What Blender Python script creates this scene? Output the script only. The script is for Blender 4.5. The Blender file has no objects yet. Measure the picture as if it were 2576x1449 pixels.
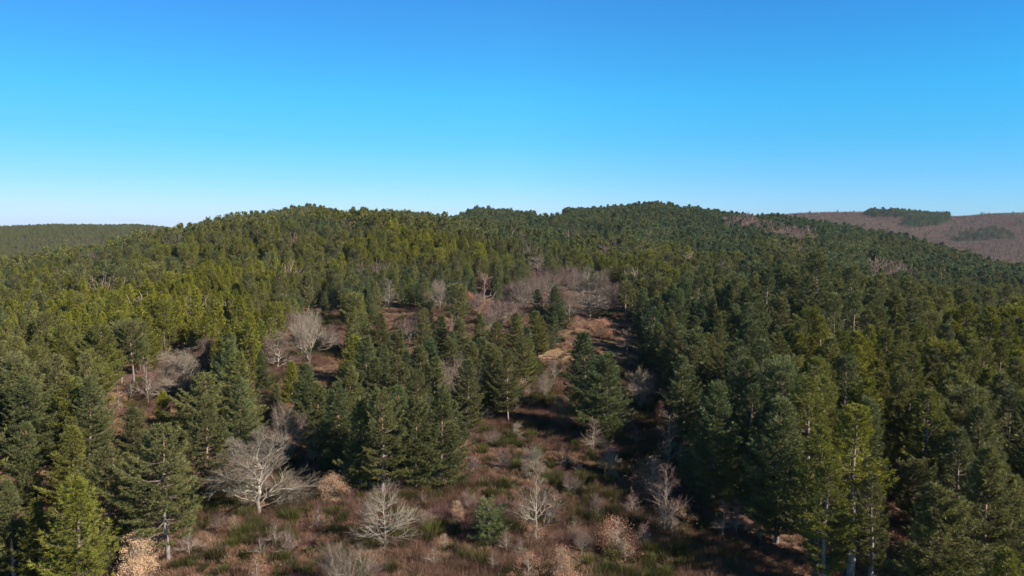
import bpy, math, random
import numpy as np
R = math.radians
random.seed(7)
rng = np.random.default_rng(11)
S = bpy.context.scene

# ------------------------------------------------------------------ camera, sky, sun, exposure
W_, H_ = 1024, 576
F_ = 731.0                      # focal length in pixels of a 1024 wide frame
PITCH = 4.4                     # degrees below level
CAMZ = 60.0
cam_d = bpy.data.cameras.new("camera")
cam = bpy.data.objects.new("camera", cam_d)
S.collection.objects.link(cam)
cam.location = (0, 0, CAMZ)
cam.rotation_euler = (R(90 - PITCH), 0, 0)
cam_d.sensor_width = 36.0
cam_d.lens = 36.0 * F_ / W_
cam_d.clip_start = 0.5
cam_d.clip_end = 20000
S.camera = cam

SUN_EL, SUN_AZ = 30.0, 120.0    # azimuth clockwise from the view direction (+Y)
world = bpy.data.worlds.new("World")
S.world = world
world.use_nodes = True
wn, wl = world.node_tree.nodes, world.node_tree.links
wn.clear()
sky = wn.new('ShaderNodeTexSky')
sky.sky_type = 'NISHITA'
sky.sun_disc = False
sky.sun_elevation = R(SUN_EL)
sky.sun_rotation = R(SUN_AZ)
sky.air_density = 1.0
sky.dust_density = 0.6
sky.ozone_density = 2.0
sky.altitude = 900
# this winter sky is a deeper cyan-blue than the model's, so its colour is corrected by elevation and bearing
tcw = wn.new('ShaderNodeTexCoord'); sxyz = wn.new('ShaderNodeSeparateXYZ')
wl.new(tcw.outputs['Generated'], sxyz.inputs[0])
def wramp(src, lo, hi, stops):
    mr = wn.new('ShaderNodeMapRange'); mr.inputs[1].default_value = lo; mr.inputs[2].default_value = hi
    wl.new(sxyz.outputs[src], mr.inputs[0])
    r = wn.new('ShaderNodeValToRGB'); e = r.color_ramp.elements
    while len(e) < len(stops): e.new(0.5)
    for k, (p, c) in enumerate(stops):
        e[k].position = (p - lo) / (hi - lo); e[k].color = (c[0] / 2, c[1] / 2, c[2] / 2, 1)
    wl.new(mr.outputs[0], r.inputs[0])
    return r.outputs[0]
r_el = wramp('Z', 0.0, 0.6, [(0.0, (1.05, 1.24, 1.7)), (.03, (.95, 1.20, 1.6)), (.07, (.72, 1.20, 1.5)), (.12, (.50, 1.30, 1.46)), (.174, (.40, 1.44, 1.60)), (.29, (.39, 1.29, 1.70)), (.6, (.24, .33, .36))])
r_az = wramp('X', -1.0, 1.0, [(-1.0, (1, 1, 1)), (-.57, (.64, .65, .80)), (0.0, (.76, .83, .96)), (.57, (.51, .75, .94)), (1.0, (.8, .8, .8))])
hs = wn.new('ShaderNodeVectorMath'); hs.operation = 'MULTIPLY'
h2 = wn.new('ShaderNodeVectorMath'); h2.operation = 'MULTIPLY'
h3 = wn.new('ShaderNodeVectorMath'); h3.operation = 'SCALE'; h3.inputs['Scale'].default_value = 4.0
wl.new(r_el, h2.inputs[0]); wl.new(r_az, h2.inputs[1]); wl.new(h2.outputs[0], h3.inputs[0])
bg = wn.new('ShaderNodeBackground')
bg.inputs['Strength'].default_value = 0.078
wo = wn.new('ShaderNodeOutputWorld')
wl.new(sky.outputs[0], hs.inputs[0]); wl.new(h3.outputs[0], hs.inputs[1])
wl.new(hs.outputs[0], bg.inputs['Color'])
wl.new(bg.outputs[0], wo.inputs['Surface'])

sun_d = bpy.data.lights.new("sun", 'SUN')
sun_d.energy = 5.0
sun_d.angle = R(0.5)
sun_d.color = (1.0, 0.93, 0.82)
sun = bpy.data.objects.new("sun", sun_d)
S.collection.objects.link(sun)
sun.location = (200, -50, 300)
sun.rotation_euler = (R(90 - SUN_EL), 0, R(180 - SUN_AZ) + R(0))
# aim exactly: light travels from the sun towards the scene
from mathutils import Vector
sdir = Vector((math.sin(R(SUN_AZ)) * math.cos(R(SUN_EL)), math.cos(R(SUN_AZ)) * math.cos(R(SUN_EL)), math.sin(R(SUN_EL))))
sun.rotation_euler = sdir.to_track_quat('Z', 'Y').to_euler()

S.render.engine = 'CYCLES'
S.view_settings.view_transform = 'Standard'
S.view_settings.look = 'None'
S.view_settings.exposure = 0.72
S.view_settings.gamma = 1.0
S.cycles.max_bounces = 5
S.cycles.diffuse_bounces = 2
S.cycles.transmission_bounces = 3
S.cycles.volume_bounces = 0
S.cycles.transparent_max_bounces = 4

# ------------------------------------------------------------------ helpers
col = bpy.data.collections.new("forest")
S.collection.children.link(col)
PX = 1024.0 / 2576.0            # notes were taken on a 2576 px wide view of the photograph
CP, SP = math.cos(R(PITCH)), math.sin(R(PITCH))

def project(x, y, z):
    """world -> image (1024x576 px)"""
    z = z - CAMZ
    f = y * CP - z * SP
    u = y * SP + z * CP
    return 512 + F_ * x / f, 288 - F_ * u / f

def ray(u, v):
    a, b = (u - 512) / F_, (288 - v) / F_
    return a, CP + SP * b, -SP + CP * b

def fade(t): return t * t * (3 - 2 * t)

def vnoise(x, y, seed=0):
    """value noise, vectorised, about -1..1"""
    xi, yi = np.floor(x).astype(np.int64), np.floor(y).astype(np.int64)
    xf, yf = fade(x - xi), fade(y - yi)
    def h(a, b):
        n = (a * 374761393 + b * 668265263 + seed * 1442695041) & 0x7fffffff
        n = ((n ^ (n >> 13)) * 1274126177) & 0x7fffffff
        return ((n ^ (n >> 16)) & 0xffff) / 32768.0 - 1.0
    return ((h(xi, yi) * (1 - xf) + h(xi + 1, yi) * xf) * (1 - yf)
            + (h(xi, yi + 1) * (1 - xf) + h(xi + 1, yi + 1) * xf) * yf)

def fbm(x, y, seed=0, o=4):
    s, a = 0, 1.0
    for i in range(o):
        s = s + a * vnoise(x * 2 ** i + 17.3 * i, y * 2 ** i - 9.1 * i, seed + i)
        a *= 0.5
    return s / 1.9

# ------------------------------------------------------------------ terrain
# per image column: how far the main crest stands and where its tree tops meet the sky
TREE_H = 12.0
def elev(v): r = ray(512, v); return r[2] / r[1]
crest = [  # u, tops v, distance
    (-900, 285, 430), (-300, 280, 450), (0, 262, 520), (40, 257, 540), (80, 248, 560), (120, 239, 600), (160, 231, 660), (180, 227.5, 700),
    (223, 218, 760), (255, 215, 800), (280, 211, 820), (300, 206, 840), (322, 206, 850), (340, 211, 850), (370, 211, 850),
    (400, 212, 850), (425, 214, 860), (447, 218, 900), (460, 215, 960), (478, 208, 1000), (510, 210, 1020), (535, 212, 1030),
    (557, 208, 1020), (600, 206.5, 1000), (636, 204, 960), (662, 202, 940), (684, 207, 920), (716, 211, 880), (756, 215, 840),
    (780, 214.5, 820), (800, 217.5, 800), (835, 223, 760), (875, 230, 720), (914, 239, 680), (954, 250, 650), (994, 260, 620),
    (1024, 266, 600), (1150, 285, 560), (1400, 300, 540), (2000, 310, 520)]
cu = np.array([(c[0] - 512) / F_ for c in crest])
cz = np.array([elev(c[1]) * c[2] - TREE_H for c in crest])
cd = np.array([c[2] for c in crest], float)
far = [  # far ridge: u, tops v, distance, tree height there
    (-900, 232, 2100, 8), (0, 225, 2100, 8), (60, 222.5, 2100, 8), (110, 223.5, 2150, 8), (140, 223, 2200, 8), (180, 227, 2200, 8),
    (260, 232, 2200, 8), (600, 240, 2200, 8), (740, 218, 2000, 5), (790, 212, 2000, 5), (850, 210.5, 2000, 5), (900, 212, 2000, 5), (930, 215, 2000, 5),
    (960, 215, 2000, 5), (990, 212, 2000, 5), (1024, 211, 2000, 5), (1150, 208, 2000, 5), (2000, 212, 2000, 5)]
fu = np.array([(c[0] - 512) / F_ for c in far])
fz = np.array([elev(c[1]) * c[2] - c[3] for c in far])
fd = np.array([c[2] for c in far], float)

# near ground relative to camera height, by column tangent
nt = np.array([-1.6, -0.7, -0.35, 0.0, 0.35, 0.7, 1.6])
near = {  # distance: heights at the column tangents above
    20:  [-38, -39, -37, -37, -39, -41, -44],
    75:  [-38, -38, -36.5, -36, -39, -42, -46],
    110: [-37, -37, -35.5, -35, -38, -41, -46],
    160: [-36, -35, -33, -32.5, -35, -38, -45],
    220: [-35, -33, -30, -28.5, -32, -38, -46],
    300: [-36, -32, -26, -25, -30, -40, -50],
    400: [-40, -32, -20, -21, -27, -42, -54]}
nY = sorted(near)
NT, NY = 620, 520
Tg = np.tan(np.linspace(math.atan(-1.6), math.atan(1.6), NT))
Yg = np.exp(np.linspace(math.log(20), math.log(4200), NY))
Zg = np.zeros((NY, NT))
for j, t in enumerate(Tg):
    zc, dc = np.interp(t, cu, cz), np.interp(t, cu, cd)
    zf, df = np.interp(t, fu, fz), np.interp(t, fu, fd)
    ys = list(nY); zs = [float(np.interp(t, nt, near[y])) for y in nY]
    z4 = zs[-1]
    lo = 0.45 if t < 0 else 0.5
    ys += [400 + (dc - 400) * 0.4, 400 + (dc - 400) * 0.75, dc, dc + 120, dc + 350, df - 420, df - 180, df, df + 500, 5000, 9000]
    zs += [z4 + (zc - z4) * 0.30, z4 + (zc - z4) * 0.72, zc, zc - 9, min(zc - 38, -30), zf - 75 if t < 0 else zf - 66, zf - 26 if t < 0 else zf - 22, zf, zf - 60, -120, -150]
    Zg[:, j] = np.interp(Yg, ys, zs)
# smooth
def smooth(a, n, ax):
    k = np.hanning(n + 2)[1:-1]; k /= k.sum()
    p = n // 2
    pad = [(0, 0), (0, 0)]; pad[ax] = (p, p)
    b = np.pad(a, pad, mode='edge')
    return np.apply_along_axis(lambda m: np.convolve(m, k, 'valid'), ax, b)
Zg = smooth(smooth(Zg, 9, 0), 7, 1)
XX, YY = Tg[None, :] * Yg[:, None], np.repeat(Yg[:, None], NT, 1)
TT = np.repeat(Tg[None, :], NY, 0)
# the spur in front of the left hill, and undulations
def gauss(a, s): return np.exp(-(a / s) ** 2)
Zg += 18.0 * gauss(YY - (470 + 60 * TT), 75) * (1 / (1 + np.exp((TT + 0.03) / 0.05))) * (1 / (1 + np.exp(-(TT + 0.52) / 0.08)))
Zg -= 16.0 * gauss(YY - 620, 65) * (1 / (1 + np.exp((TT - 0.02) / 0.08)))
Zg += 3.0 * gauss(YY - 520, 60) * gauss(TT - 0.22, 0.15)
Zg -= 7.0 * gauss(YY - 690, 80) * gauss(TT - 0.05, 0.10)
amp = np.clip((YY - 150) / 400, 0, 1)
Zg += 2.8 * amp * fbm(XX / 90, YY / 90, 5, 3) * np.clip((3000 - YY) / 2000, 0.3, 1)
Zg += 0.5 * fbm(XX / 14, YY / 14, 9, 3)
Zg += 15.0 * fbm(XX / 170, YY / 260, 15, 3) * np.clip((YY - 1200) / 300, 0, 1) * np.clip((1950 - YY) / 200, 0, 1)
Zg += 0.10 * fbm(XX / 1.7, YY / 1.7, 21, 2)
Zg += CAMZ
lT, lY = np.arctan(Tg), np.log(Yg)

def height(x, y):
    x = np.asarray(x, float); y = np.asarray(y, float)
    a = (np.arctan2(x, y) - lT[0]) / (lT[1] - lT[0]); b = (np.log(y) - lY[0]) / (lY[1] - lY[0])
    a = np.clip(a, 0, NT - 1.001); b = np.clip(b, 0, NY - 1.001)
    i, j = a.astype(int), b.astype(int)
    fa, fb = a - i, b - j
    return ((Zg[j, i] * (1 - fa) + Zg[j, i + 1] * fa) * (1 - fb) + (Zg[j + 1, i] * (1 - fa) + Zg[j + 1, i + 1] * fa) * fb)

def at_base(px, py):
    """photo notes (2576 wide) -> ground point seen there"""
    u, v = px * PX, py * PX
    a, b, c = ray(u, v)
    y = np.exp(np.linspace(math.log(45), math.log(3000), 4000))
    k = y / b
    z = CAMZ + c * k
    g = height(a * k, y)
    hit = np.nonzero(z <= g)[0]
    i = hit[0] if len(hit) else len(y) - 1
    return float(a * k[i]), float(y[i]), float(g[i])

def at_top(px, py, h):
    """ground point of a thing of height h whose top is seen there"""
    u, v = px * PX, py * PX
    a, b, c = ray(u, v)
    y = np.exp(np.linspace(math.log(40), math.log(1500), 4000))
    k = y / b
    z = CAMZ + c * k - h
    g = height(a * k, y)
    hit = np.nonzero(z <= g)[0]
    i = hit[0] if len(hit) else len(y) - 1
    return float(a * k[i]), float(y[i]), float(g[i])

def inside(poly, u, v):
    u = np.asarray(u, float); v = np.asarray(v, float)
    r = np.zeros(u.shape, bool)
    n = len(poly)
    for i in range(n):
        x0, y0 = poly[i]; x1, y1 = poly[(i + 1) % n]
        c = ((y0 > v) != (y1 > v)) & (u < (x1 - x0) * (v - y0) / (y1 - y0 + 1e-9) + x0)
        r ^= c
    return r

def world_poly(p2576):
    """an outline read off the photograph, carried to the ground as a world polygon"""
    return [at_base(x, y)[:2] for x, y in p2576]

HEATH = world_poly([(-200, 1700), (290, 1700), (410, 1440), (440, 1330), (480, 1290), (545, 1270), (560, 1225), (640, 1150), (700, 1130), (790, 1170), (860, 1190), (960, 1205),
    (1080, 1200), (1165, 1180), (1160, 1090), (1190, 1050), (1280, 1040), (1290, 980), (1335, 930), (1340, 895), (1400, 880), (1440, 830), (1470, 800),
    (1590, 822), (1640, 840), (1600, 880), (1590, 930), (1590, 1070), (1650, 1080), (1720, 1150), (1780, 1260), (1830, 1340), (1900, 1420), (2050, 1500), (2100, 1700)])
CLEARING = world_poly([(1340, 895), (1400, 865), (1440, 815), (1480, 795), (1600, 822), (1640, 850), (1600, 885), (1590, 925), (1500, 905), (1400, 925), (1350, 912)])
GAPS = [world_poly(p) for p in (
    [(640, 1120), (635, 1010), (685, 950), (705, 900), (725, 900), (745, 830), (760, 790), (830, 790), (870, 780), (862, 860), (840, 900), (800, 925), (745, 950), (725, 1010), (730, 1130)],
    [(375, 930), (440, 885), (530, 880), (550, 1000), (490, 1012), (385, 1045), (300, 1050), (285, 1000), (330, 975)],
    [(100, 1300), (110, 1210), (240, 1190), (285, 1250), (200, 1290)],
    [(270, 1335), (330, 1290), (460, 1230), (560, 1240), (470, 1310), (330, 1360)],
    [(1090, 795), (1110, 765), (1210, 770), (1260, 765), (1340, 752), (1400, 740), (1430, 715), (1480, 735), (1550, 725), (1580, 800), (1470, 800), (1440, 830), (1300, 815), (1200, 815)],
    [(985, 850), (1000, 800), (1080, 790), (1080, 850)],
    [(2000, 1290), (2120, 1330), (2200, 1400), (2080, 1410)],
    [(1560, 1010), (1660, 1000), (1700, 1100), (1600, 1090)],
)]
def is_open(x, y):
    r = inside(HEATH, x, y)
    for g in GAPS: r = r | inside(g, x, y)
    return r

# ------------------------------------------------------------------ materials
def new_mat(name):
    m = bpy.data.materials.new(name); m.use_nodes = True
    m.node_tree.nodes.clear()
    return m, m.node_tree.nodes, m.node_tree.links

def ramp(N, stops):
    r = N.new('ShaderNodeValToRGB'); e = r.color_ramp.elements
    while len(e) < len(stops): e.new(0.5)
    for k, (p, c) in enumerate(stops):
        e[k].position = p; e[k].color = (*c, 1)
    return r

def leaf_mat(name, stops, trans=0.25, rough=0.6, spread=0.5):
    """foliage: the tint of each plant picks the hue, every tuft varies a little about it"""
    m, N, L = new_mat(name)
    a = N.new('ShaderNodeAttribute'); a.attribute_type = 'INSTANCER'; a.attribute_name = 'tint'
    v = N.new('ShaderNodeAttribute'); v.attribute_type = 'GEOMETRY'; v.attribute_name = 'var'
    rp = ramp(N, stops)
    ad = N.new('ShaderNodeMath'); ad.operation = 'MULTIPLY_ADD'
    L.new(v.outputs['Fac'], ad.inputs[0]); ad.inputs[1].default_value = 0.16; L.new(a.outputs['Fac'], ad.inputs[2])
    L.new(ad.outputs[0], rp.inputs[0])
    oi = N.new('ShaderNodeObjectInfo')
    b1 = N.new('ShaderNodeMath'); b1.operation = 'MULTIPLY_ADD'
    L.new(v.outputs['Fac'], b1.inputs[0]); b1.inputs[1].default_value = spread; b1.inputs[2].default_value = 1 - spread / 2
    b2 = N.new('ShaderNodeMath'); b2.operation = 'MULTIPLY_ADD'
    L.new(oi.outputs['Random'], b2.inputs[0]); b2.inputs[1].default_value = 0.45; b2.inputs[2].default_value = 0.78
    b3 = N.new('ShaderNodeMath'); b3.operation = 'MULTIPLY'
    L.new(b1.outputs[0], b3.inputs[0]); L.new(b2.outputs[0], b3.inputs[1])
    mx = N.new('ShaderNodeVectorMath'); mx.operation = 'SCALE'
    L.new(rp.outputs[0], mx.inputs[0]); L.new(b3.outputs[0], mx.inputs['Scale'])
    d = N.new('ShaderNodeBsdfDiffuse'); t = N.new('ShaderNodeBsdfTranslucent')
    L.new(mx.outputs[0], d.inputs['Color']); L.new(mx.outputs[0], t.inputs['Color'])
    ms = N.new('ShaderNodeMixShader'); ms.inputs[0].default_value = trans
    L.new(d.outputs[0], ms.inputs[1]); L.new(t.outputs[0], ms.inputs[2])
    g = N.new('ShaderNodeBsdfGlossy'); g.inputs['Roughness'].default_value = 0.5; g.inputs['Color'].default_value = (0.6, 0.7, 0.6, 1)
    m2 = N.new('ShaderNodeMixShader'); m2.inputs[0].default_value = 0.03
    L.new(ms.outputs[0], m2.inputs[1]); L.new(g.outputs[0], m2.inputs[2])
    o = N.new('ShaderNodeOutputMaterial'); L.new(m2.outputs[0], o.inputs['Surface'])
    return m

M = {}
M['needles'] = leaf_mat('pine_needles', [(0.0, (0.096, 0.134, 0.062)), (0.3, (0.135, 0.155, 0.058)), (0.6, (0.180, 0.168, 0.058)),
                                          (0.85, (0.190, 0.190, 0.030)), (1.0, (0.24, 0.225, 0.026))], 0.3)
M['dry_leaves'] = leaf_mat('dry_oak_leaves', [(0.0, (0.46, 0.21, 0.135)), (0.5, (0.46, 0.275, 0.175)), (1.0, (0.64, 0.43, 0.27))], 0.25)
M['twigs'] = leaf_mat('bare_twigs', [(0.0, (0.150, 0.088, 0.086)), (0.25, (0.18, 0.108, 0.098)), (0.5, (0.20, 0.132, 0.105)), (1.0, (0.31, 0.25, 0.19))], 0.0)
M['broom'] = leaf_mat('broom_stems', [(0.0, (0.050, 0.040, 0.018)), (0.5, (0.062, 0.058, 0.017)), (1.0, (0.095, 0.090, 0.022))], 0.2)
M['heather'] = leaf_mat('heather_twigs', [(0.0, (0.135, 0.070, 0.044)), (0.5, (0.185, 0.100, 0.070)), (1.0, (0.18, 0.085, 0.095))], 0.1)
M['dry_grass'] = leaf_mat('dry_grass', [(0.0, (0.20, 0.11, 0.070)), (0.5, (0.29, 0.165, 0.105)), (1.0, (0.40, 0.26, 0.17))], 0.2)

def bark_mat(name, low, high, h0, h1, scale=3.0):
    m, N, L = new_mat(name)
    tc = N.new('ShaderNodeTexCoord'); sp = N.new('ShaderNodeSeparateXYZ'); L.new(tc.outputs['Object'], sp.inputs[0])
    mr = N.new('ShaderNodeMapRange'); mr.inputs[1].default_value = h0; mr.inputs[2].default_value = h1
    L.new(sp.outputs['Z'], mr.inputs[0])
    mx = N.new('ShaderNodeMix'); mx.data_type = 'RGBA'; mx.inputs[6].default_value = (*low, 1); mx.inputs[7].default_value = (*high, 1)
    L.new(mr.outputs[0], mx.inputs[0])
    n = N.new('ShaderNodeTexNoise'); n.inputs['Scale'].default_value = scale; n.inputs['Detail'].default_value = 4
    L.new(tc.outputs['Object'], n.inputs['Vector'])
    m3 = N.new('ShaderNodeMapRange'); m3.inputs[1].default_value = 0.3; m3.inputs[2].default_value = 0.7; m3.inputs[3].default_value = 0.55; m3.inputs[4].default_value = 1.25
    L.new(n.outputs['Fac'], m3.inputs[0])
    sc = N.new('ShaderNodeVectorMath'); sc.operation = 'SCALE'; L.new(mx.outputs[2], sc.inputs[0]); L.new(m3.outputs[0], sc.inputs['Scale'])
    b = N.new('ShaderNodeBsdfPrincipled'); b.inputs['Roughness'].default_value = 0.9
    L.new(sc.outputs[0], b.inputs['Base Color'])
    o = N.new('ShaderNodeOutputMaterial'); L.new(b.outputs[0], o.inputs['Surface'])
    return m
M['pine_bark'] = bark_mat('pine_bark', (0.26, 0.21, 0.19), (0.36, 0.20, 0.12), 4, 10)
M['pale_bark'] = bark_mat('pale_pine_bark', (0.34, 0.31, 0.29), (0.22, 0.17, 0.13), 2, 10)
M['branch_wood'] = bark_mat('branch_wood', (0.15, 0.11, 0.085), (0.13, 0.09, 0.065), 0, 10, 5.0)
M['oak_bark'] = bark_mat('lichen_oak_bark', (0.21, 0.165, 0.13), (0.36, 0.30, 0.235), 0, 3, 1.2)
M['snag_wood'] = bark_mat('weathered_dead_wood', (0.38, 0.33, 0.29), (0.50, 0.24, 0.12), 2, 5, 2.0)

def ground_mat():
    m, N, L = new_mat('heath_ground')
    tc = N.new('ShaderNodeTexCoord')
    at = N.new('ShaderNodeAttribute'); at.attribute_name = 'openness'
    def noise(sc, det, dist=0.0):
        n = N.new('ShaderNodeTexNoise'); n.inputs['Scale'].default_value = sc; n.inputs['Detail'].default_value = det; n.inputs['Distortion'].default_value = dist
        L.new(tc.outputs['Object'], n.inputs['Vector']); return n
    n1, n2, n3 = noise(0.07, 6, 0.6), noise(0.9, 8), noise(7, 4)
    heath = ramp(N, [(0.32, (0.050, 0.036, 0.020)), (0.47, (0.10, 0.066, 0.042)), (0.60, (0.18, 0.115, 0.078)), (0.72, (0.30, 0.20, 0.14))])
    wood = ramp(N, [(0.30, (0.055, 0.040, 0.026)), (0.50, (0.14, 0.085, 0.06)), (0.72, (0.25, 0.145, 0.105))])
    clear = ramp(N, [(0.30, (0.14, 0.11, 0.05)), (0.5, (0.25, 0.165, 0.09)), (0.7, (0.36, 0.24, 0.15))])
    mm = N.new('ShaderNodeMix'); mm.data_type = 'FLOAT'; mm.inputs[0].default_value = 0.5
    L.new(n1.outputs['Fac'], mm.inputs[2]); L.new(n2.outputs['Fac'], mm.inputs[3])
    for r in (heath, wood, clear): L.new(mm.outputs[0], r.inputs[0])
    a = N.new('ShaderNodeMix'); a.data_type = 'RGBA'
    c1 = N.new('ShaderNodeMapRange'); L.new(at.outputs['Fac'], c1.inputs[0]); c1.inputs[1].default_value = 0; c1.inputs[2].default_value = 0.5
    L.new(c1.outputs[0], a.inputs[0]); L.new(wood.outputs[0], a.inputs[6]); L.new(heath.outputs[0], a.inputs[7])
    b = N.new('ShaderNodeMix'); b.data_type = 'RGBA'
    c2 = N.new('ShaderNodeMapRange'); L.new(at.outputs['Fac'], c2.inputs[0]); c2.inputs[1].default_value = 0.5; c2.inputs[2].default_value = 1.0
    L.new(c2.outputs[0], b.inputs[0]); L.new(a.outputs[2], b.inputs[6]); L.new(clear.outputs[0], b.inputs[7])
    g = N.new('ShaderNodeMapRange'); g.inputs[1].default_value = 0.3; g.inputs[2].default_value = 0.7; g.inputs[3].default_value = 0.7; g.inputs[4].default_value = 1.3
    L.new(n3.outputs['Fac'], g.inputs[0])
    sc = N.new('ShaderNodeVectorMath'); sc.operation = 'SCALE'; L.new(b.outputs[2], sc.inputs[0]); L.new(g.outputs[0], sc.inputs['Scale'])
    bs = N.new('ShaderNodeBsdfPrincipled'); bs.inputs['Roughness'].default_value = 1.0; bs.inputs['Specular IOR Level'].default_value = 0.1
    L.new(sc.outputs[0], bs.inputs['Base Color'])
    bp = N.new('ShaderNodeBump'); bp.inputs['Strength'].default_value = 0.8; bp.inputs['Distance'].default_value = 0.4
    L.new(n2.outputs['Fac'], bp.inputs['Height']); L.new(bp.outputs[0], bs.inputs['Normal'])
    o = N.new('ShaderNodeOutputMaterial'); L.new(bs.outputs[0], o.inputs['Surface'])
    return m
M['ground'] = ground_mat()

# ------------------------------------------------------------------ mesh plumbing
def make_mesh(name, verts, faces_n, mats, mat_idx=None, var=None):
    """faces_n: list of (array of indices shaped (n, k))"""
    me = bpy.data.meshes.new(name)
    verts = np.asarray(verts, np.float32)
    me.vertices.add(len(verts)); me.vertices.foreach_set('co', verts.ravel())
    loops = np.concatenate([f.ravel() for f in faces_n]) if faces_n else np.zeros(0, int)
    tot = np.concatenate([np.full(len(f), f.shape[1]) for f in faces_n]) if faces_n else np.zeros(0, int)
    start = np.concatenate([[0], np.cumsum(tot)[:-1]]) if len(tot) else tot
    me.loops.add(len(loops)); me.loops.foreach_set('vertex_index', loops.astype(np.int32))
    me.polygons.add(len(tot)); me.polygons.foreach_set('loop_start', start.astype(np.int32)); me.polygons.foreach_set('loop_total', tot.astype(np.int32))
    for m in mats: me.materials.append(m)
    if mat_idx is not None: me.polygons.foreach_set('material_index', np.asarray(mat_idx, np.int32))
    if var is not None:
        a = me.attributes.new('var', 'FLOAT', 'POINT'); a.data.foreach_set('value', np.asarray(var, np.float32))
    me.update(calc_edges=True)
    return me

def unit(v): return v / (np.linalg.norm(v, axis=-1, keepdims=True) + 1e-9)

def blades(C, D, var, k, length, width, spread, rg, up=0.0, base=0.0):
    """k thin triangles fanning out of every tuft"""
    n = len(C)
    C = np.repeat(C, k, 0); D = np.repeat(D, k, 0); var = np.repeat(var, k)
    d = unit(D + rg.normal(0, spread, (n * k, 3)) + np.array([0, 0, up]))
    L = length * rg.uniform(0.6, 1.25, (n * k, 1))
    s = C + rg.normal(0, 0.25, (n * k, 3)) * length * (base + 0.3)
    w = unit(np.cross(d, rg.normal(0, 1, (n * k, 3)))) * width * rg.uniform(0.6, 1.3, (n * k, 1))
    V = np.stack([s - w, s + w, s + d * L], 1).reshape(-1, 3)
    Fc = np.arange(n * k * 3).reshape(-1, 3)
    vv = np.repeat(np.clip(var + rg.normal(0, 0.12, n * k), 0, 1), 3)
    return V, Fc, vv

def tubes(segs, sides):
    """segs: array (n, 8): p0, r0, p1, r1 -> open prisms"""
    segs = np.asarray(segs, float)
    p0, r0, p1, r1 = segs[:, 0:3], segs[:, 3], segs[:, 4:7], segs[:, 7]
    d = unit(p1 - p0)
    ref = np.where(np.abs(d[:, 2:3]) > 0.9, np.array([[1.0, 0, 0]]), np.array([[0, 0, 1.0]]))
    a = unit(np.cross(d, ref)); b = np.cross(d, a)
    ang = np.arange(sides) * 2 * math.pi / sides
    ring = a[:, None, :] * np.cos(ang)[None, :, None] + b[:, None, :] * np.sin(ang)[None, :, None]
    V0 = p0[:, None, :] + ring * r0[:, None, None]; V1 = p1[:, None, :] + ring * r1[:, None, None]
    V = np.concatenate([V0, V1], 1).reshape(-1, 3)
    n = len(segs); base = (np.arange(n) * 2 * sides)[:, None]
    i = np.arange(sides)[None, :]; j = (np.arange(sides)[None, :] + 1) % sides
    Fc = np.stack([base + i, base + j, base + sides + j, base + sides + i], -1).reshape(-1, 4)
    return V, Fc

def flat_strips(segs, rg):
    segs = np.asarray(segs, float)
    p0, r0, p1, r1 = segs[:, 0:3], segs[:, 3], segs[:, 4:7], segs[:, 7]
    w = unit(np.cross(p1 - p0, rg.normal(0, 1, p0.shape)))
    V = np.stack([p0 - w * r0[:, None], p0 + w * r0[:, None], p1 + w * r1[:, None] * 0.5], 1).reshape(-1, 3)
    return V, np.arange(len(segs) * 3).reshape(-1, 3)

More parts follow.
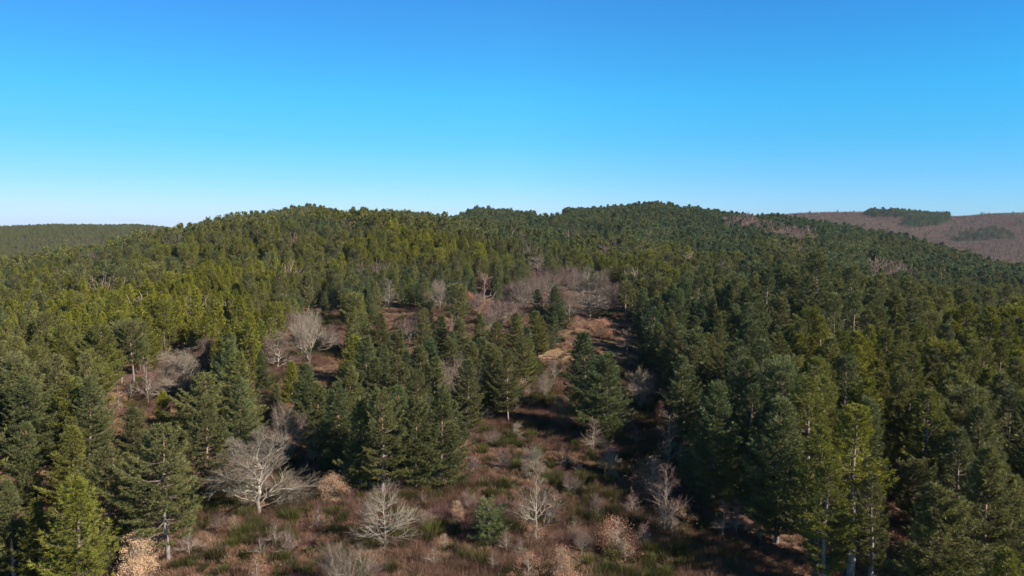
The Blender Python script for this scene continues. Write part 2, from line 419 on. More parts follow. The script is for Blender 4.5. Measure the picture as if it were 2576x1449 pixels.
# ------------------------------------------------------------------ tree shapes, all 1:1 in metres
def pine_shape(seed, H=14.0, Rm=3.0, crown0=0.1, kind='dense', lod=0):
    """returns (wood V,F), (needles V,F,var)"""
    rg = np.random.default_rng(seed)
    lean = rg.normal(0, 0.012, 2)
    def axis(z): return np.array([lean[0] * z + 0.10 * math.sin(z * 0.5 + seed), lean[1] * z + 0.10 * math.cos(z * 0.43 + seed), z])
    segs, br = [], []
    nz = 12 if lod == 0 else (6 if lod == 1 else 3)
    r0 = 0.20 * H / 14 * (1.15 if kind in ('tall', 'open') else 1)
    for i in range(nz):
        za, zb = H * 0.985 * i / nz - (0.4 if i == 0 else 0), H * 0.985 * (i + 1) / nz
        ra, rb = r0 * (1 - i / nz) ** 0.8 + 0.02, r0 * (1 - (i + 1) / nz) ** 0.8 + 0.015
        segs.append([*axis(za), ra, *axis(zb), rb])
    tc, td, tv = [], [], []
    dz = {0: 0.46, 1: 0.6, 2: 1.0}[lod] * (1.25 if kind == 'layered' else 1.0)
    z = crown0 * H
    lop = rg.uniform(0, 6.28); lopa = rg.uniform(0.05, 0.28)
    while z < H - 0.15:
        s = (z / H - crown0) / (1 - crown0)
        if kind == 'dense': prof = (1 - s) ** 0.66 * min(1.0, 0.62 + s * 2.2)
        elif kind == 'layered': prof = (1 - s) ** 0.60 * min(1.0, 0.6 + s * 1.7)
        elif kind == 'cone': prof = (1 - s) ** 0.58 * min(1.0, 0.72 + s * 1.6) * 1.02
        elif kind == 'tall': prof = math.sqrt(max(0, 1 - (max(0, s - 0.35) / 0.66) ** 2)) * min(1.0, 0.5 + s * 1.6)
        elif kind == 'bush': prof = math.sqrt(max(0, 1 - s ** 2.2)) * min(1, 0.75 + s * 2)
        else: prof = (1 - s) ** 0.55 * min(1.0, 0.42 + s * 1.3)
        nb = int(rg.integers(4, 7)) if lod < 2 else int(rg.integers(3, 5))
        wob = rg.uniform(0.82, 1.12)
        a0 = rg.uniform(0, 6.28)
        for b in range(nb):
            if rg.random() < (0.10 if kind != 'open' else 0.28): continue
            az = a0 + b * 6.283 / nb + rg.normal(0, 0.25)
            L = 1.15 * Rm * prof * wob * rg.uniform(0.70, 1.15) * (1 + lopa * math.cos(az - lop))
            if L < 0.25: L = 0.25
            el = (R(2) if kind != 'cone' else R(12)) + s * R(42) + rg.normal(0, 0.12)
            if kind == 'layered': el -= R(4)
            o = axis(z + rg.uniform(-0.12, 0.12) * (1 if kind == 'layered' else 2.0))
            h = np.array([math.cos(az), math.sin(az), 0.0]); side = np.array([-math.sin(az), math.cos(az), 0.0])
            def bp(t): return o + h * (L * t * math.cos(el)) + np.array([0, 0, 1.0]) * (L * t * math.sin(el) - 0.10 * L * math.sin(t * 3.14) + 0.16 * L * t * t)
            if lod < 2:
                n_s = 3 if lod == 0 else 1
                rr = 0.02 + 0.018 * L
                for i in range(n_s):
                    segs.append([*bp(i / n_s), rr * (1 - i / n_s) + .008, *bp((i + 1) / n_s), rr * (1 - (i + 1) / n_s) + 0.008])
            bv = rg.uniform(0.15, 0.85)
            step = {0: 0.34, 1: 0.55, 2: 0.9}[lod]
            nn = max(2, int(L / step))
            t0 = 0.12 if kind in ('dense', 'cone', 'bush') else 0.34
            for i in range(nn + 1):
                t = t0 + (1 - t0) * i / nn
                p = bp(t)
                sl = min(1.5, 0.42 * L * (1.12 - t)) + 0.10
                for sg in (-1, 1):
                    m = max(1, int(sl / step + 0.5))
                    for q in range(m):
                        f = (q + rg.uniform(0.4, 1.0)) / m
                        dd = h * 0.75 + side * sg * rg.uniform(0.5, 1.0)
                        tc.append(p + dd * sl * f + np.array([0, 0, rg.normal(0.03, 0.07) + 0.08 * f]))
                        td.append(dd * 0.8 + np.array([0, 0, 0.55])); tv.append(bv + rg.normal(0, 0.10))
            tc.append(bp(1.0)); td.append(h + np.array([0, 0, 0.6])); tv.append(bv + 0.1)
        z += dz * rg.uniform(0.8, 1.2) * (1.0 if s < 0.7 else 0.7)
    # dead stubs under the crown
    if kind in ('tall', 'open') and lod < 2:
        for i in range(14):
            z = rg.uniform(0.15, max(0.2, crown0)) * H; az = rg.uniform(0, 6.28); L = rg.uniform(0.5, 1.6)
            o = axis(z); e = o + np.array([math.cos(az) * L, math.sin(az) * L, rg.uniform(-0.3, 0.3)])
            segs.append([*o, 0.035, *e, 0.01])
    tc, td, tv = np.array(tc), unit(np.array(td)), np.array(tv)
    if lod == 0: V, Fc, vv = blades(tc, td, tv, 16, 0.36, 0.028, 0.50, rg, 0.15)
    elif lod == 1: V, Fc, vv = blades(tc, td, tv, 8, 0.48, 0.075, 0.5, rg, 0.15)
    else: V, Fc, vv = blades(tc, td, tv, 4, 0.95, 0.24, 0.5, rg, 0.15)
    sd_ = 6 if lod == 0 else 3
    wv, wf = tubes(segs, sd_)
    wood = (wv, wf, (np.arange(len(wf)) >= nz * sd_).astype(int))
    return wood, (V, Fc, vv)

def bare_shape(seed, H=10.0, spread=0.5, kind='gnarled', lod=0):
    """leafless tree: returns thick wood and twigs"""
    rg = np.random.default_rng(seed)
    thick, thin = [], []
    def grow(p, d, L, r, lev, maxlev):
        n = 3 if lev < 3 else 2
        q = p.copy(); dd = d.copy()
        kink = {'gnarled': 0.22, 'vase': 0.16, 'slim': 0.17, 'spiky': 0.17}[kind]
        pts = [q.copy()]
        for i in range(n):
            dd = unit(dd + rg.normal(0, kink, 3) + np.array([0, 0, (0.05 if kind != 'vase' else 0.10)]))
            q2 = q + dd * L / n
            ra, rb = r * (1 - 0.45 * i / n), r * (1 - 0.45 * (i + 1) / n)
            (thick if ra > 0.018 else thin).append([*q, max(ra, 0.009), *q2, max(rb, 0.006)])
            q = q2; pts.append(q.copy())
        if lev >= maxlev: return
        nb = {0: 4, 1: 4, 2: 4, 3: 5, 4: 5, 5: 4}[min(lev, 5)]
        if lod: nb = 3
        for b in range(nb):
            f = rg.uniform(0.35, 1.0) if b else 1.0
            k = min(int(f * n), n - 1); pp = pts[k] + (pts[k + 1] - pts[k]) * (f * n - k if f < 1 else 1)
            ax = unit(np.cross(dd, rg.normal(0, 1, 3)))
            an = rg.uniform(0.35, 0.85) if b else rg.uniform(0.05, 0.3)
            nd = unit(dd * math.cos(an) + ax * math.sin(an))
            if nd[2] < -0.25: nd[2] *= -0.3
            grow(pp, unit(nd), L * rg.uniform(0.58, 0.80), r * (0.62 if b else 0.72) * rg.uniform(0.8, 1), lev + 1, maxlev)
    ml = 5 if lod == 0 else 2
    if kind == 'gnarled':
        r0 = 0.020 * H
        p = np.array([0, 0, -0.4]); pts = [p]; n = 8
        for i in range(n):
            q = np.array([rg.normal(0, 0.008) * H * (i + 1) * .5, rg.normal(0, 0.008) * H * (i + 1) * .5, 0.72 * H * (i + 1) / n])
            thick.append([*pts[-1], r0 * (1.1 - 0.8 * i / n), *q, r0 * (1.1 - 0.8 * (i + 1) / n)]); pts.append(q)
        for i in range(20):
            s = 0.14 + 0.84 * i / 19; k = min(int(s * n), n - 1); pp = pts[k] + (pts[k + 1] - pts[k]) * (s * n - k)
            a = i * 2.4 + rg.normal(0, 0.35); e = 0.32 + 1.0 * s * rg.uniform(0.6, 1.1)
            d = np.array([math.cos(a) * math.cos(e), math.sin(a) * math.cos(e), math.sin(e)])
            grow(pp, unit(d), rg.uniform(0.65, 1.15) * H * 0.235 * (0.75 + spread * 0.45) * (0.92 - 0.22 * s), r0 * 0.42 * (1.05 - 0.4 * s), 2, ml + 1)
    elif kind == 'vase':
        h0 = H * 0.10; r0 = 0.020 * H
        thick.append([0, 0, -0.4, r0 * 1.3, 0, 0, h0, r0])
        for i in range(9):
            a = i * 2.4 + rg.normal(0, 0.3); e = rg.uniform(0.75, 1.45)
            d = np.array([math.cos(a) * math.cos(e) * (0.7 + spread), math.sin(a) * math.cos(e) * (0.7 + spread), math.sin(e)])
            grow(np.array([0, 0, h0 * rg.uniform(0.5, 1)]), unit(d), H * 0.36, r0 * 0.40, 1, ml)
    else:
        r0 = (0.013 if kind == 'slim' else 0.016) * H
        p = np.array([0, 0, -0.3]); n = 10; pts = [p]
        for i in range(n):
            q = np.array([rg.normal(0, 0.035) * H * 0.25, rg.normal(0, 0.035) * H * 0.25, H * (i + 1) / n]) * np.array([1, 1, 0.97])
            thick.append([*pts[-1], r0 * (1 - i / n) + 0.012, *q, r0 * (1 - (i + 1) / n) + 0.010]); pts.append(q)
        nb = (52 if kind == 'spiky' else 30) if lod == 0 else 14
        for i in range(nb):
            s = rg.uniform(0.06 if kind == 'spiky' else 0.2, 0.97); k = min(int(s * n), n - 1)
            pp = pts[k] + (pts[k + 1] - pts[k]) * (s * n - k)
            a = i * 2.4 + rg.normal(0, .3); e = rg.uniform(0.1, 0.5) if kind == 'spiky' else rg.uniform(0.4, 0.95)
            d = np.array([math.cos(a) * math.cos(e), math.sin(a) * math.cos(e), math.sin(e)])
            Lb = H * spread * (0.40 if kind == 'spiky' else 0.34) * (0.95 - 0.7 * s) * rg.uniform(0.8, 1.1)
            grow(pp, d, Lb, r0 * 0.40 * (1.1 - s) + 0.008, 3 if lod == 0 else 2, ml)
    thick, thin = np.array(thick), np.array(thin) if thin else np.zeros((1, 8))
    hmax = max(thick[:, 6].max(), thin[:, 6].max())
    k = H / hmax
    thick *= k; thin *= k
    thick[:, [3, 7]] = np.maximum(thick[:, [3, 7]], 0.012); thin[:, [3, 7]] = np.maximum(thin[:, [3, 7]] * 0.8, 0.0055)
    if lod: thick[:, [3, 7]] *= 1.6; thin[:, [3, 7]] *= 4.5
    Vt, Ft = tubes(thick, 5 if lod == 0 else 3)
    if lod == 0: Vn, Fn = tubes(thin, 3)
    else: Vn, Fn = flat_strips(thin, rg)
    per = len(Vn) // len(thin)
    return (Vt, Ft), (Vn, Fn, np.repeat(rg.uniform(0, 1, len(thin)), per)), thin[:, 4:7]

def leafy_shape(seed, H=5.0, Rm=1.4, kind='cone', n=3800, s=0.085):
    """young oak still holding its dry leaves"""
    rg = np.random.default_rng(seed)
    (Vt, Ft), tw, tips = bare_shape(seed, H, Rm / H * 1.6, 'slim')
    ncl = 52
    z = rg.uniform(0.06, 0.98, ncl)
    prof = (1 - z) ** 0.6 * np.minimum(1, 0.6 + z * 2) if kind == 'cone' else np.sqrt(np.clip(1 - (2 * z - 0.95) ** 2, 0.05, 1))
    a = rg.uniform(0, 6.283, ncl); rr = Rm * prof * np.sqrt(rg.uniform(0.10, 1.25, ncl)) * (1 + 0.3 * np.cos(a * 2 + seed))
    C = np.stack([np.cos(a) * rr, np.sin(a) * rr, z * H], 1)
    per = n // ncl
    P = np.repeat(C, per, 0) + rg.normal(0, 1, (ncl * per, 3)) * np.array([0.20, 0.20, 0.15]) * Rm * np.repeat(rg.uniform(0.5, 1.5, ncl), per)[:, None]
    var = np.repeat(rg.uniform(0.1, 0.9, ncl), per)
    V, Fc, vv = blades(P, unit(P - np.array([0, 0, H * 0.4])), var, 1, s * 1.8, s * 0.8, 0.9, rg)
    return (Vt, Ft), (V, Fc, vv), tw

def tuft_shape(seed, h, rad, n, width, spread, seg=1, lean=0.0):
    """ground plant: thin blades from a patch, fanning upwards"""
    rg = np.random.default_rng(seed)
    a = rg.uniform(0, 6.283, n); r = rad * np.sqrt(rg.uniform(0, 1, n))
    C = np.stack([np.cos(a) * r, np.sin(a) * r, rg.uniform(-0.05, 0.25, n) * h], 1)
    D = np.stack([np.cos(a) * r / rad * spread, np.sin(a) * r / rad * spread, np.ones(n)], 1)
    V, Fc, vv = blades(C, unit(D), rg.uniform(0.1, 0.9, n), 1, h, width, 0.16 + lean, rg)
    return V, Fc, vv

# ------------------------------------------------------------------ ground sheet
V = np.stack([XX, YY, Zg], -1).reshape(-1, 3)
ii = np.arange(NY - 1)[:, None] * NT + np.arange(NT - 1)[None, :]
Fq = np.stack([ii, ii + 1, ii + NT + 1, ii + NT], -1).reshape(-1, 4)
gm = make_mesh('ground', V, [Fq], [M['ground']])
op = np.zeros(NY * NT)
near_mask = YY.ravel() < 600
opn = is_open(XX.ravel(), YY.ravel()); opc = inside(CLEARING, XX.ravel(), YY.ravel())
op[opn] = 0.5; op[opc] = 1.0
far_bare = (YY.ravel() > 1250) & (TT.ravel() > 0.2)
op[far_bare] = 0.5
op = smooth(smooth(op.reshape(NY, NT), 5, 0), 5, 1).ravel()
aa = gm.attributes.new('openness', 'FLOAT', 'POINT'); aa.data.foreach_set('value', op.astype(np.float32))
gm.polygons.foreach_set('use_smooth', np.ones(len(gm.polygons), bool))
ground = bpy.data.objects.new('ground', gm); col.objects.link(ground); ground['kind'] = 'structure'

# ------------------------------------------------------------------ things
def empty(name, label, cat, loc, rz, sc, group=None):
    o = bpy.data.objects.new(name, None); col.objects.link(o)
    o.empty_display_size = 0.5
    o.location = loc; o.rotation_euler = (0, 0, rz); o.scale = sc
    o['label'] = label; o['category'] = cat
    if group: o['group'] = group
    return o

PINES = {}
def pine_proto(key, seed, **k):
    wd, nd = pine_shape(seed, **k)
    PINES[key] = (make_mesh('trunk_' + key, wd[0], [wd[1]], [M['pale_bark'] if k['kind'] == 'open' else M['pine_bark'], M['branch_wood']], wd[2]),
                  make_mesh('crown_' + key, nd[0], [nd[1]], [M['needles']], var=nd[2]), k['H'])
SPEC = {
    'dense_a': (101, dict(H=14, Rm=3.3, crown0=0.07, kind='dense')),
    'dense_b': (102, dict(H=13, Rm=3.0, crown0=0.10, kind='dense')),
    'dense_c': (103, dict(H=14, Rm=3.6, crown0=0.12, kind='dense')),
    'layered_a': (104, dict(H=14.5, Rm=4.1, crown0=0.12, kind='layered')),
    'layered_b': (105, dict(H=14, Rm=4.0, crown0=0.20, kind='layered')),
    'cone_a': (106, dict(H=12, Rm=2.75, crown0=0.04, kind='cone')),
    'cone_b': (107, dict(H=12, Rm=2.3, crown0=0.08, kind='cone')),
    'tall_a': (108, dict(H=15, Rm=2.8, crown0=0.48, kind='tall')),
    'tall_b': (109, dict(H=15, Rm=3.0, crown0=0.40, kind='tall')),
    'open_a': (110, dict(H=17, Rm=3.1, crown0=0.22, kind='open')),
    'open_b': (111, dict(H=17, Rm=2.8, crown0=0.30, kind='open')),
    'bush_a': (112, dict(H=5, Rm=2.0, crown0=0.03, kind='bush')),
}
for k, (sd, kw) in SPEC.items(): pine_proto(k, sd, lod=0, **kw)

def put_pine(key, x, y, h, tint, wide=1.0, rz=None):
    tm, cm, H0 = PINES[key]
    z = float(height(x, y))
    s = h / H0
    e = empty('pine_tree', '', 'pine tree', (x, y, z - 0.05), random.uniform(0, 6.283) if rz is None else rz, (s * wide, s * wide, s))
    t = bpy.data.objects.new('trunk', tm); c = bpy.data.objects.new('crown', cm)
    for o in (t, c): col.objects.link(o); o.parent = e
    c['tint'] = float(tint)
    return e

def colour_word(t):
    return ('blue-green' if t < 0.15 else 'dark green' if t < 0.38 else 'olive-green' if t < 0.66 else 'yellow-green')

taken = []      # (x, y, r) of every trunk placed by hand
things = []     # records for labelling pines

# hand placed pines: top x, top y (2576 px notes), height, tint, shape, width
HAND = [
 (190,1212,12.5,.74,'cone_a',1.15,'bright yellow-green conical pine at the lower left edge of the heath'),
 (88,1262,9.5,.70,'cone_b',1.0,'small green cone pine at the lower left, beside a larger yellow-green one'),
 (18,1212,11,.25,'dense_a',.9,'dark pine cut by the left frame edge, low in the picture'),
 (265,1128,13.5,.5,'layered_a',.95,'broad olive pine with layered branches, left of two in the lower left'),
 (408,1072,15.5,.45,'layered_b',1.0,'tallest broad layered pine of the lower left group'),
 (520,1000,14.5,.42,'layered_a',.85,'layered pine whose bare grey trunk foot shows beside the big gnarled oak'),
 (598,955,12.5,.2,'dense_c',.9,None),(182,1078,11,.68,'cone_a',1.1,'rounded yellow-green pine in front of dark pines at left'),
 (58,1066,11.5,.22,'dense_b',.9,None),(28,972,12,.2,'dense_a',.95,None),(330,1030,12,.4,'dense_c',1.0,None),
 (410,988,9.5,.9,'cone_b',1.0,'small yellow-green pine just below the pale spreading oak'),(458,1004,8.5,.85,'cone_b',1.05,None),
 (572,858,14,.08,'dense_b',.9,'tall blue-green pine right of the pale spreading oak'),(655,882,9,.15,'dense_a',.9,'short blue-green pine between two bare oaks'),
 (733,912,8,.8,'cone_a',1.1,None),(772,918,12,.1,'dense_a',.9,None),(690,968,6.5,.2,'dense_b',1.1,None),
 (852,968,13.5,.12,'dense_c',.9,None),(905,1005,13,.3,'dense_a',1,None),(960,985,14.5,.5,'layered_b',.75,'sparse grey-olive pine showing its stem amid the central group'),
 (1000,975,13,.15,'dense_b',.95,None),(1045,1000,13,.35,'dense_c',.95,None),(1105,975,14,.3,'dense_a',1.0,'dark pine at the right end of the front central group'),
 (1020,930,11.5,.4,'dense_b',1,None),(940,905,11,.25,'dense_c',.95,None),(893,850,12,.85,'cone_a',1.15,'yellow-green pine standing out of the blue-green central group'),
 (968,868,10,.15,'dense_a',1,None),(1065,815,10,.3,'dense_b',1,None),(1110,795,11,.1,'dense_b',1,None),(1158,800,11,.35,'dense_c',.9,None),
 (1205,790,11,.3,'dense_a',.9,None),(1250,812,12,.6,'layered_a',.75,None),(1295,790,12.5,.55,'dense_c',.9,None),(1395,722,13.5,.12,'dense_a',.95,'tall dark pine left of the big bare oak above the clearing'),
 (1352,785,11.5,.62,'dense_b',1,None),(1240,868,13,.5,'dense_c',.95,None),(1212,852,12,.3,'dense_a',.9,None),(1278,885,13,.48,'layered_b',.7,None),(1175,905,13,.45,'dense_b',.9,None),
 (1472,838,16,.14,'dense_b',1.05,'tall dark pine on the heath, rear one of the close pair'),(1528,893,15,.25,'dense_c',1.35,'broad dark green pine on the heath, front one of the close pair'),
 (1656,815,11,.3,'dense_c',.9,None),(1618,868,6.5,.05,'dense_b',1.1,'small blue-green pine at the right of the clearing'),
 (1232,1268,4.8,.06,'bush_a',.95,'small round dark pine alone in the middle of the foreground heath'),
 (930,740,10,.25,'dense_a',1,None),(1032,700,10,.8,'cone_a',1.1,None),(905,790,10,.3,'layered_b',.8,None),(985,690,11,.4,'tall_a',1,None),
 (1755,830,17,.3,'dense_c',1.15,None),(1850,768,16,.25,'dense_a',1.2,None),(1722,900,15,.25,'dense_b',1.2,None),(1960,845,18,.55,'dense_c',1.15,None),(1890,905,18,.3,'dense_a',1.2,None),
 (2128,898,19,.3,'open_a',1,None),(2155,1028,20,.9,'open_a',1.25,'tall yellow-green pine with a long pale bare trunk in the right foreground'),
 (2035,958,20,.68,'open_b',1.25,'open olive pine with a pale trunk, left of the tall yellow-green one'),(2342,990,19,.7,'open_b',1.25,'ovoid olive pine standing in shade right of the tall yellow-green one'),
 (2360,1225,16,.55,'dense_c',1.3,'massive dark green pine at the lower right, its right side sunlit'),(2450,862,19,.72,'open_a',1,None),(2535,812,18,.6,'open_b',1,None),
 (2262,925,19,.6,'open_b',1,None),(2215,775,18,.6,'open_a',1,None),(2085,850,18,.6,'dense_b',1,None),(2545,985,18,.3,'open_a',1,None),(2535,1392,13,.75,'cone_a',1,'yellow-green pine top cut off by the lower right corner'),
 (2200,1200,14,.45,'open_b',1.1,None),(1960,1010,18,.3,'dense_b',1.15,None),(1800,970,17,.2,'dense_a',1.15,None),(2420,1090,17,.35,'open_b',1,None),
 (1990,770,14,.65,'dense_c',1,None),(1500,645,12,.2,'dense_a',1,None),(1590,690,13,.15,'dense_c',1.05,None),(1620,740,13,.3,'dense_a',1,None),
 (960,790,11,.4,'dense_a',1.1,None),(1002,832,11,.45,'dense_c',1,None),(1062,872,11.5,.4,'dense_b',1.1,None),(1132,850,11,.5,'dense_c',1,None),(1185,862,12,.4,'dense_a',1,None),
 (1322,852,12,.6,'layered_b',.75,None),(1090,902,12,.35,'dense_c',1,None),(1050,935,12.5,.4,'layered_a',.7,None),(882,922,11,.4,'dense_a',1,None),(800,965,12,.3,'dense_c',1,None),(1000,898,11.5,.45,'dense_b',1,None),
 (300,820,13,.35,'tall_a',1,None),(330,815,14,.4,'tall_b',1,None),(160,850,14,.7,'layered_a',.9,None),(80,880,13,.6,'tall_b',1,None),(215,890,13,.5,'layered_b',.8,None),
]

for px, py, h, t, key, wd, lab in HAND:
    x, y, z = at_top(px, py, h)
    if px < 1350 and t < .45: t = t * .75 + .15
    wd *= 1.36 if 720 < px < 1420 and py < 940 and key[0] in 'dl' else 1.16 if key[0] in 'dlc' and px < 1700 and px != 1528 else 1.05
    e = put_pine(key, x, y, h, t, wd)
    things.append(dict(o=e, x=x, y=y, h=h, t=t, lab=lab, key=key))
    taken.append((x, y, 2.6 * wd))

# ------------------------------------------------------------------ bare oaks and birches
BARE = {}
def bare_proto(key, seed, **k):
    th, tn, tips = bare_shape(seed, **k)
    BARE[key] = (make_mesh('trunk_' + key, th[0], [th[1]], [M['oak_bark']]), make_mesh('twigs_' + key, tn[0], [tn[1]], [M['twigs']], var=tn[2]), k['H'])
bare_proto('gnarled_a', 201, H=10, spread=0.6, kind='gnarled')
bare_proto('gnarled_b', 202, H=10, spread=0.9, kind='gnarled')
bare_proto('vase_a', 203, H=11, spread=0.3, kind='vase')
bare_proto('vase_b', 204, H=10, spread=0.5, kind='vase')
bare_proto('slim_a', 205, H=8, spread=0.75, kind='slim')
bare_proto('slim_b', 206, H=8, spread=0.9, kind='slim')
bare_proto('spiky_a', 207, H=8, spread=0.95, kind='spiky')
def mesh_width(me):
    c = np.zeros(len(me.vertices) * 3, np.float32); me.vertices.foreach_get('co', c); c = c.reshape(-1, 3)
    return float((np.percentile(c[:, 0], 98) - np.percentile(c[:, 0], 2) + np.percentile(c[:, 1], 98) - np.percentile(c[:, 1], 2)) / 2)

def put_two(name, cat, meshes, partnames, H0, px, by, ty, wpx, label, tint, group=None):
    x, y, z = at_base(px, by)
    dist = math.sqrt(y * y + (z - CAMZ) ** 2)
    h = max(1.0, (by - ty) * PX * dist / F_ * (1.2 if not label else 1.04))
    s = h / H0
    w0 = mesh_width(meshes[1]) * s
    wd = min(1.35, max(0.6, (wpx * PX * dist / F_) / w0))
    e = empty(name, label, cat, (x, y, z - 0.05), random.uniform(0, 6.28), (s * wd, s * wd, s), group)
    for me, pn in zip(meshes, partnames):
        o = bpy.data.objects.new(pn, me); col.objects.link(o); o.parent = e
        o['tint'] = float(tint)
    taken.append((x, y, 1.6 + 0.22 * h))
    return e, x, y, h

LAND = []   # landmarks for wording: u, v, phrase
bare_list = [  # x, base y, top y, width px (2576), shape, tint, label, short name
 (462,1003,872,170,'gnarled_b',.9,'pale grey spreading bare oak on the left slope above the pines','the pale spreading oak'),
 (778,918,768,112,'vase_a',.8,'vase-shaped pale bare oak, left of centre, with many upright limbs','the vase-shaped bare oak'),
 (700,935,836,75,'gnarled_a',.5,'smaller bare oak immediately left of the vase-shaped one','the small bare oak'),
 (652,1298,1080,195,'gnarled_a',.95,'largest gnarled grey-white bare oak in the left foreground','the big gnarled oak'),
 (722,1175,1000,90,'vase_a',.5,'slender upright bare oak behind the big gnarled one','the slender upright oak'),
 (968,1372,1212,118,'spiky_a',1.0,'pale bare tree with stiff side branches alone on the foreground heath','the pale spiky tree'),
 (868,1500,1362,185,'vase_b',.5,'twiggy bare oak cut by the bottom frame edge, left of centre','the twiggy oak at the bottom edge'),
 (1140,1052,888,128,'vase_b',.7,'fan-shaped bare oak at the right of the central pine group','the fan-shaped bare oak'),
 (1108,785,696,80,'vase_a',.6,'upright bare oak against the dark pine edge, beside an orange-leaved oak','the bare oak at the dark pine edge'),
 (1482,805,668,150,'gnarled_a',.7,'large bare oak standing above the grassy clearing','the large oak above the clearing'),
 (1542,790,705,75,'gnarled_b',.4,'reddish bare oak right beside the large one above the clearing','the reddish bare oak'),
 (1318,785,690,85,'vase_b',.4,'bare oak with yellowish upright limbs left of the tall dark pine','the yellowish bare oak'),
 (1262,820,745,90,'vase_a',.1,'pinkish twiggy oak between the central pines and orange-leaved oak',None),
 (1378,745,665,75,'vase_b',.15,'brownish bare oak at the top of the oak group, behind the tall dark pine',None),
 (1352,690,640,50,'gnarled_b',.9,'small white-limbed bare oak topmost of the oak group','the white-limbed oak'),
 (1430,735,665,60,'gnarled_a',.2,'brown bare oak between the tall dark pine and the large oak',None),
 (1610,1035,918,62,'vase_b',.8,'bare pale tree in the shade just right of the dark pine pair','the bare tree right of the pine pair'),
 (1682,1192,1036,85,'slim_b',.6,'bare tree with a white trunk at the edge of the right-hand shade','the white-trunked bare tree'),
 (1350,1372,1188,115,'slim_a',.6,'tall bare birch-like tree with brown leaves round its foot','the birch-like tree'),
 (1342,1202,1115,60,'gnarled_b',.95,'crooked pale bare tree with an arched top on the heath','the crooked pale tree'),
 (1532,1202,1105,58,'slim_b',.9,'small pale bare tree with spreading low branches mid heath','the small spreading pale tree'),
 (1492,1152,1050,50,'slim_a',.5,'slight bare tree behind the small spreading pale one',None),
 (1672,1352,1170,85,'slim_b',.3,'slim bare tree with tan leaves near the lower right shade edge','the slim tree with tan leaves'),
 (1818,1362,1262,44,'slim_a',.7,'left one of two small white-stemmed bare trees in the shade',None),
 (1852,1352,1255,44,'slim_b',.7,'right one of two small white-stemmed bare trees in the shade',None),
 (1912,1375,1285,40,'slim_a',.3,'faint brown bare tree deep in the shade, right of the white-stemmed two',None),
 (1576,892,824,50,'slim_b',.4,'small bare tree standing on the grassy clearing','the small tree in the clearing'),
 (978,785,700,46,'slim_a',.9,'pale forked bare tree among the pines, upper centre left',None),
 (476,1405,1325,52,'slim_b',.7,'small pale bare sapling on the left foreground heath','the pale sapling'),
 (1298,1106,1060,32,'gnarled_b',.9,'tiny pale bare shrub at the upper part of the heath',None),
 (1030,860,790,65,'vase_b',.15,'brown twiggy oak behind the central pine group',None),
 (790,1182,1098,34,'slim_a',.8,'thin white-stemmed sapling at the foot of the central pines',None),
 (372,1025,900,58,'slim_b',.05,'pinkish twiggy tree left of the pale spreading oak',None),
 (1372,1005,925,50,'vase_b',.6,'small bare tree on the upper heath, left of the dark pine pair',None),
 (1225,1060,1020,55,'gnarled_b',.8,'low tangled pale shrub right of the fan-shaped oak',None),
 (1078,1225,1165,62,'vase_b',.5,'grey twiggy shrub at the foot of the front central pines',None),
 (1545,1085,1020,50,'vase_a',.1,'brown twiggy shrub just below the dark pine pair',None),
 (1240,1440,1385,40,'slim_a',.4,'small brown bare sapling at the bottom, right of the lone round pine',None),
 (655,1410,1340,34,'slim_b',.1,'thin reddish sapling between the pale sapling and the heath centre',None),
]
for px, by, ty, w, key, t, lab, short in bare_list:
    tm, wm, H0 = BARE[key]
    e, x, y, h = put_two('bare_oak' if key[0] in 'gv' else 'bare_tree', 'bare tree', (tm, wm), ('trunk', 'twigs'), H0, px, by, ty, w, lab, t, 'leafless trees among the pines')
    if short: LAND.append((px * PX, (by + ty) / 2 * PX, short))

scrub_list = [(425,1005,905,60,0),(520,935,855,55,1),(745,862,785,55,0),(1205,795,738,50,0),(1290,775,715,55,1),(1400,800,725,55,0),(1432,812,748,50,2),(1345,765,695,55,0),(1452,765,685,55,0),
 (1232,835,775,55,0),(1058,850,785,55,0),(1395,965,893,45,2),(1330,1005,952,38,2),(1292,1045,988,38,0),(1600,1125,1065,42,2),(1262,1185,1132,40,1),(1432,1245,1192,50,0),(1590,1305,1245,46,2),
 (1462,1395,1332,48,0),(1190,1195,1152,40,1),(1070,1335,1285,48,0),(800,1335,1283,48,2),(552,1345,1295,36,0),(130,1255,1195,44,2),(662,1065,985,50,0),(675,1125,1060,50,2),(835,880,815,40,0),
 (1180,1290,1240,46,0),(1500,1300,1250,40,1),(740,1250,1205,44,0),(1090,1430,1375,55,2),(1385,1320,1275,44,1),(1240,1125,1080,42,0),(1420,1180,1130,36,2),(1010,1190,1150,36,0),(330,1010,950,40,2),(720,1400,1345,44,1)]
for k in range(26):     # thin young stems all over the lower heath
    qx, qy = random.uniform(560, 1640), random.uniform(1150, 1420)
    if qx + (qy - 1150) * .2 > 1700: continue
    hh_ = random.uniform(38, 62); scrub_list.append((qx, qy, qy - hh_, hh_ * .8, 2))
scrub = []
for px, by, ty, w, q in scrub_list:
    key = ('vase_b', 'gnarled_a', 'slim_b')[q]
    tm, wm, H0 = BARE[key]; tn = random.uniform(0.0, 0.45)
    e, x, y, h = put_two('bare_sapling', 'bare tree', (tm, wm), ('trunk', 'twigs'), H0, px, by, ty, w, '', tn, 'leafless trees among the pines')
    scrub.append((e, px * PX, (by + ty) / 2 * PX, ('bushy', 'crooked', 'slender')[q], tn))

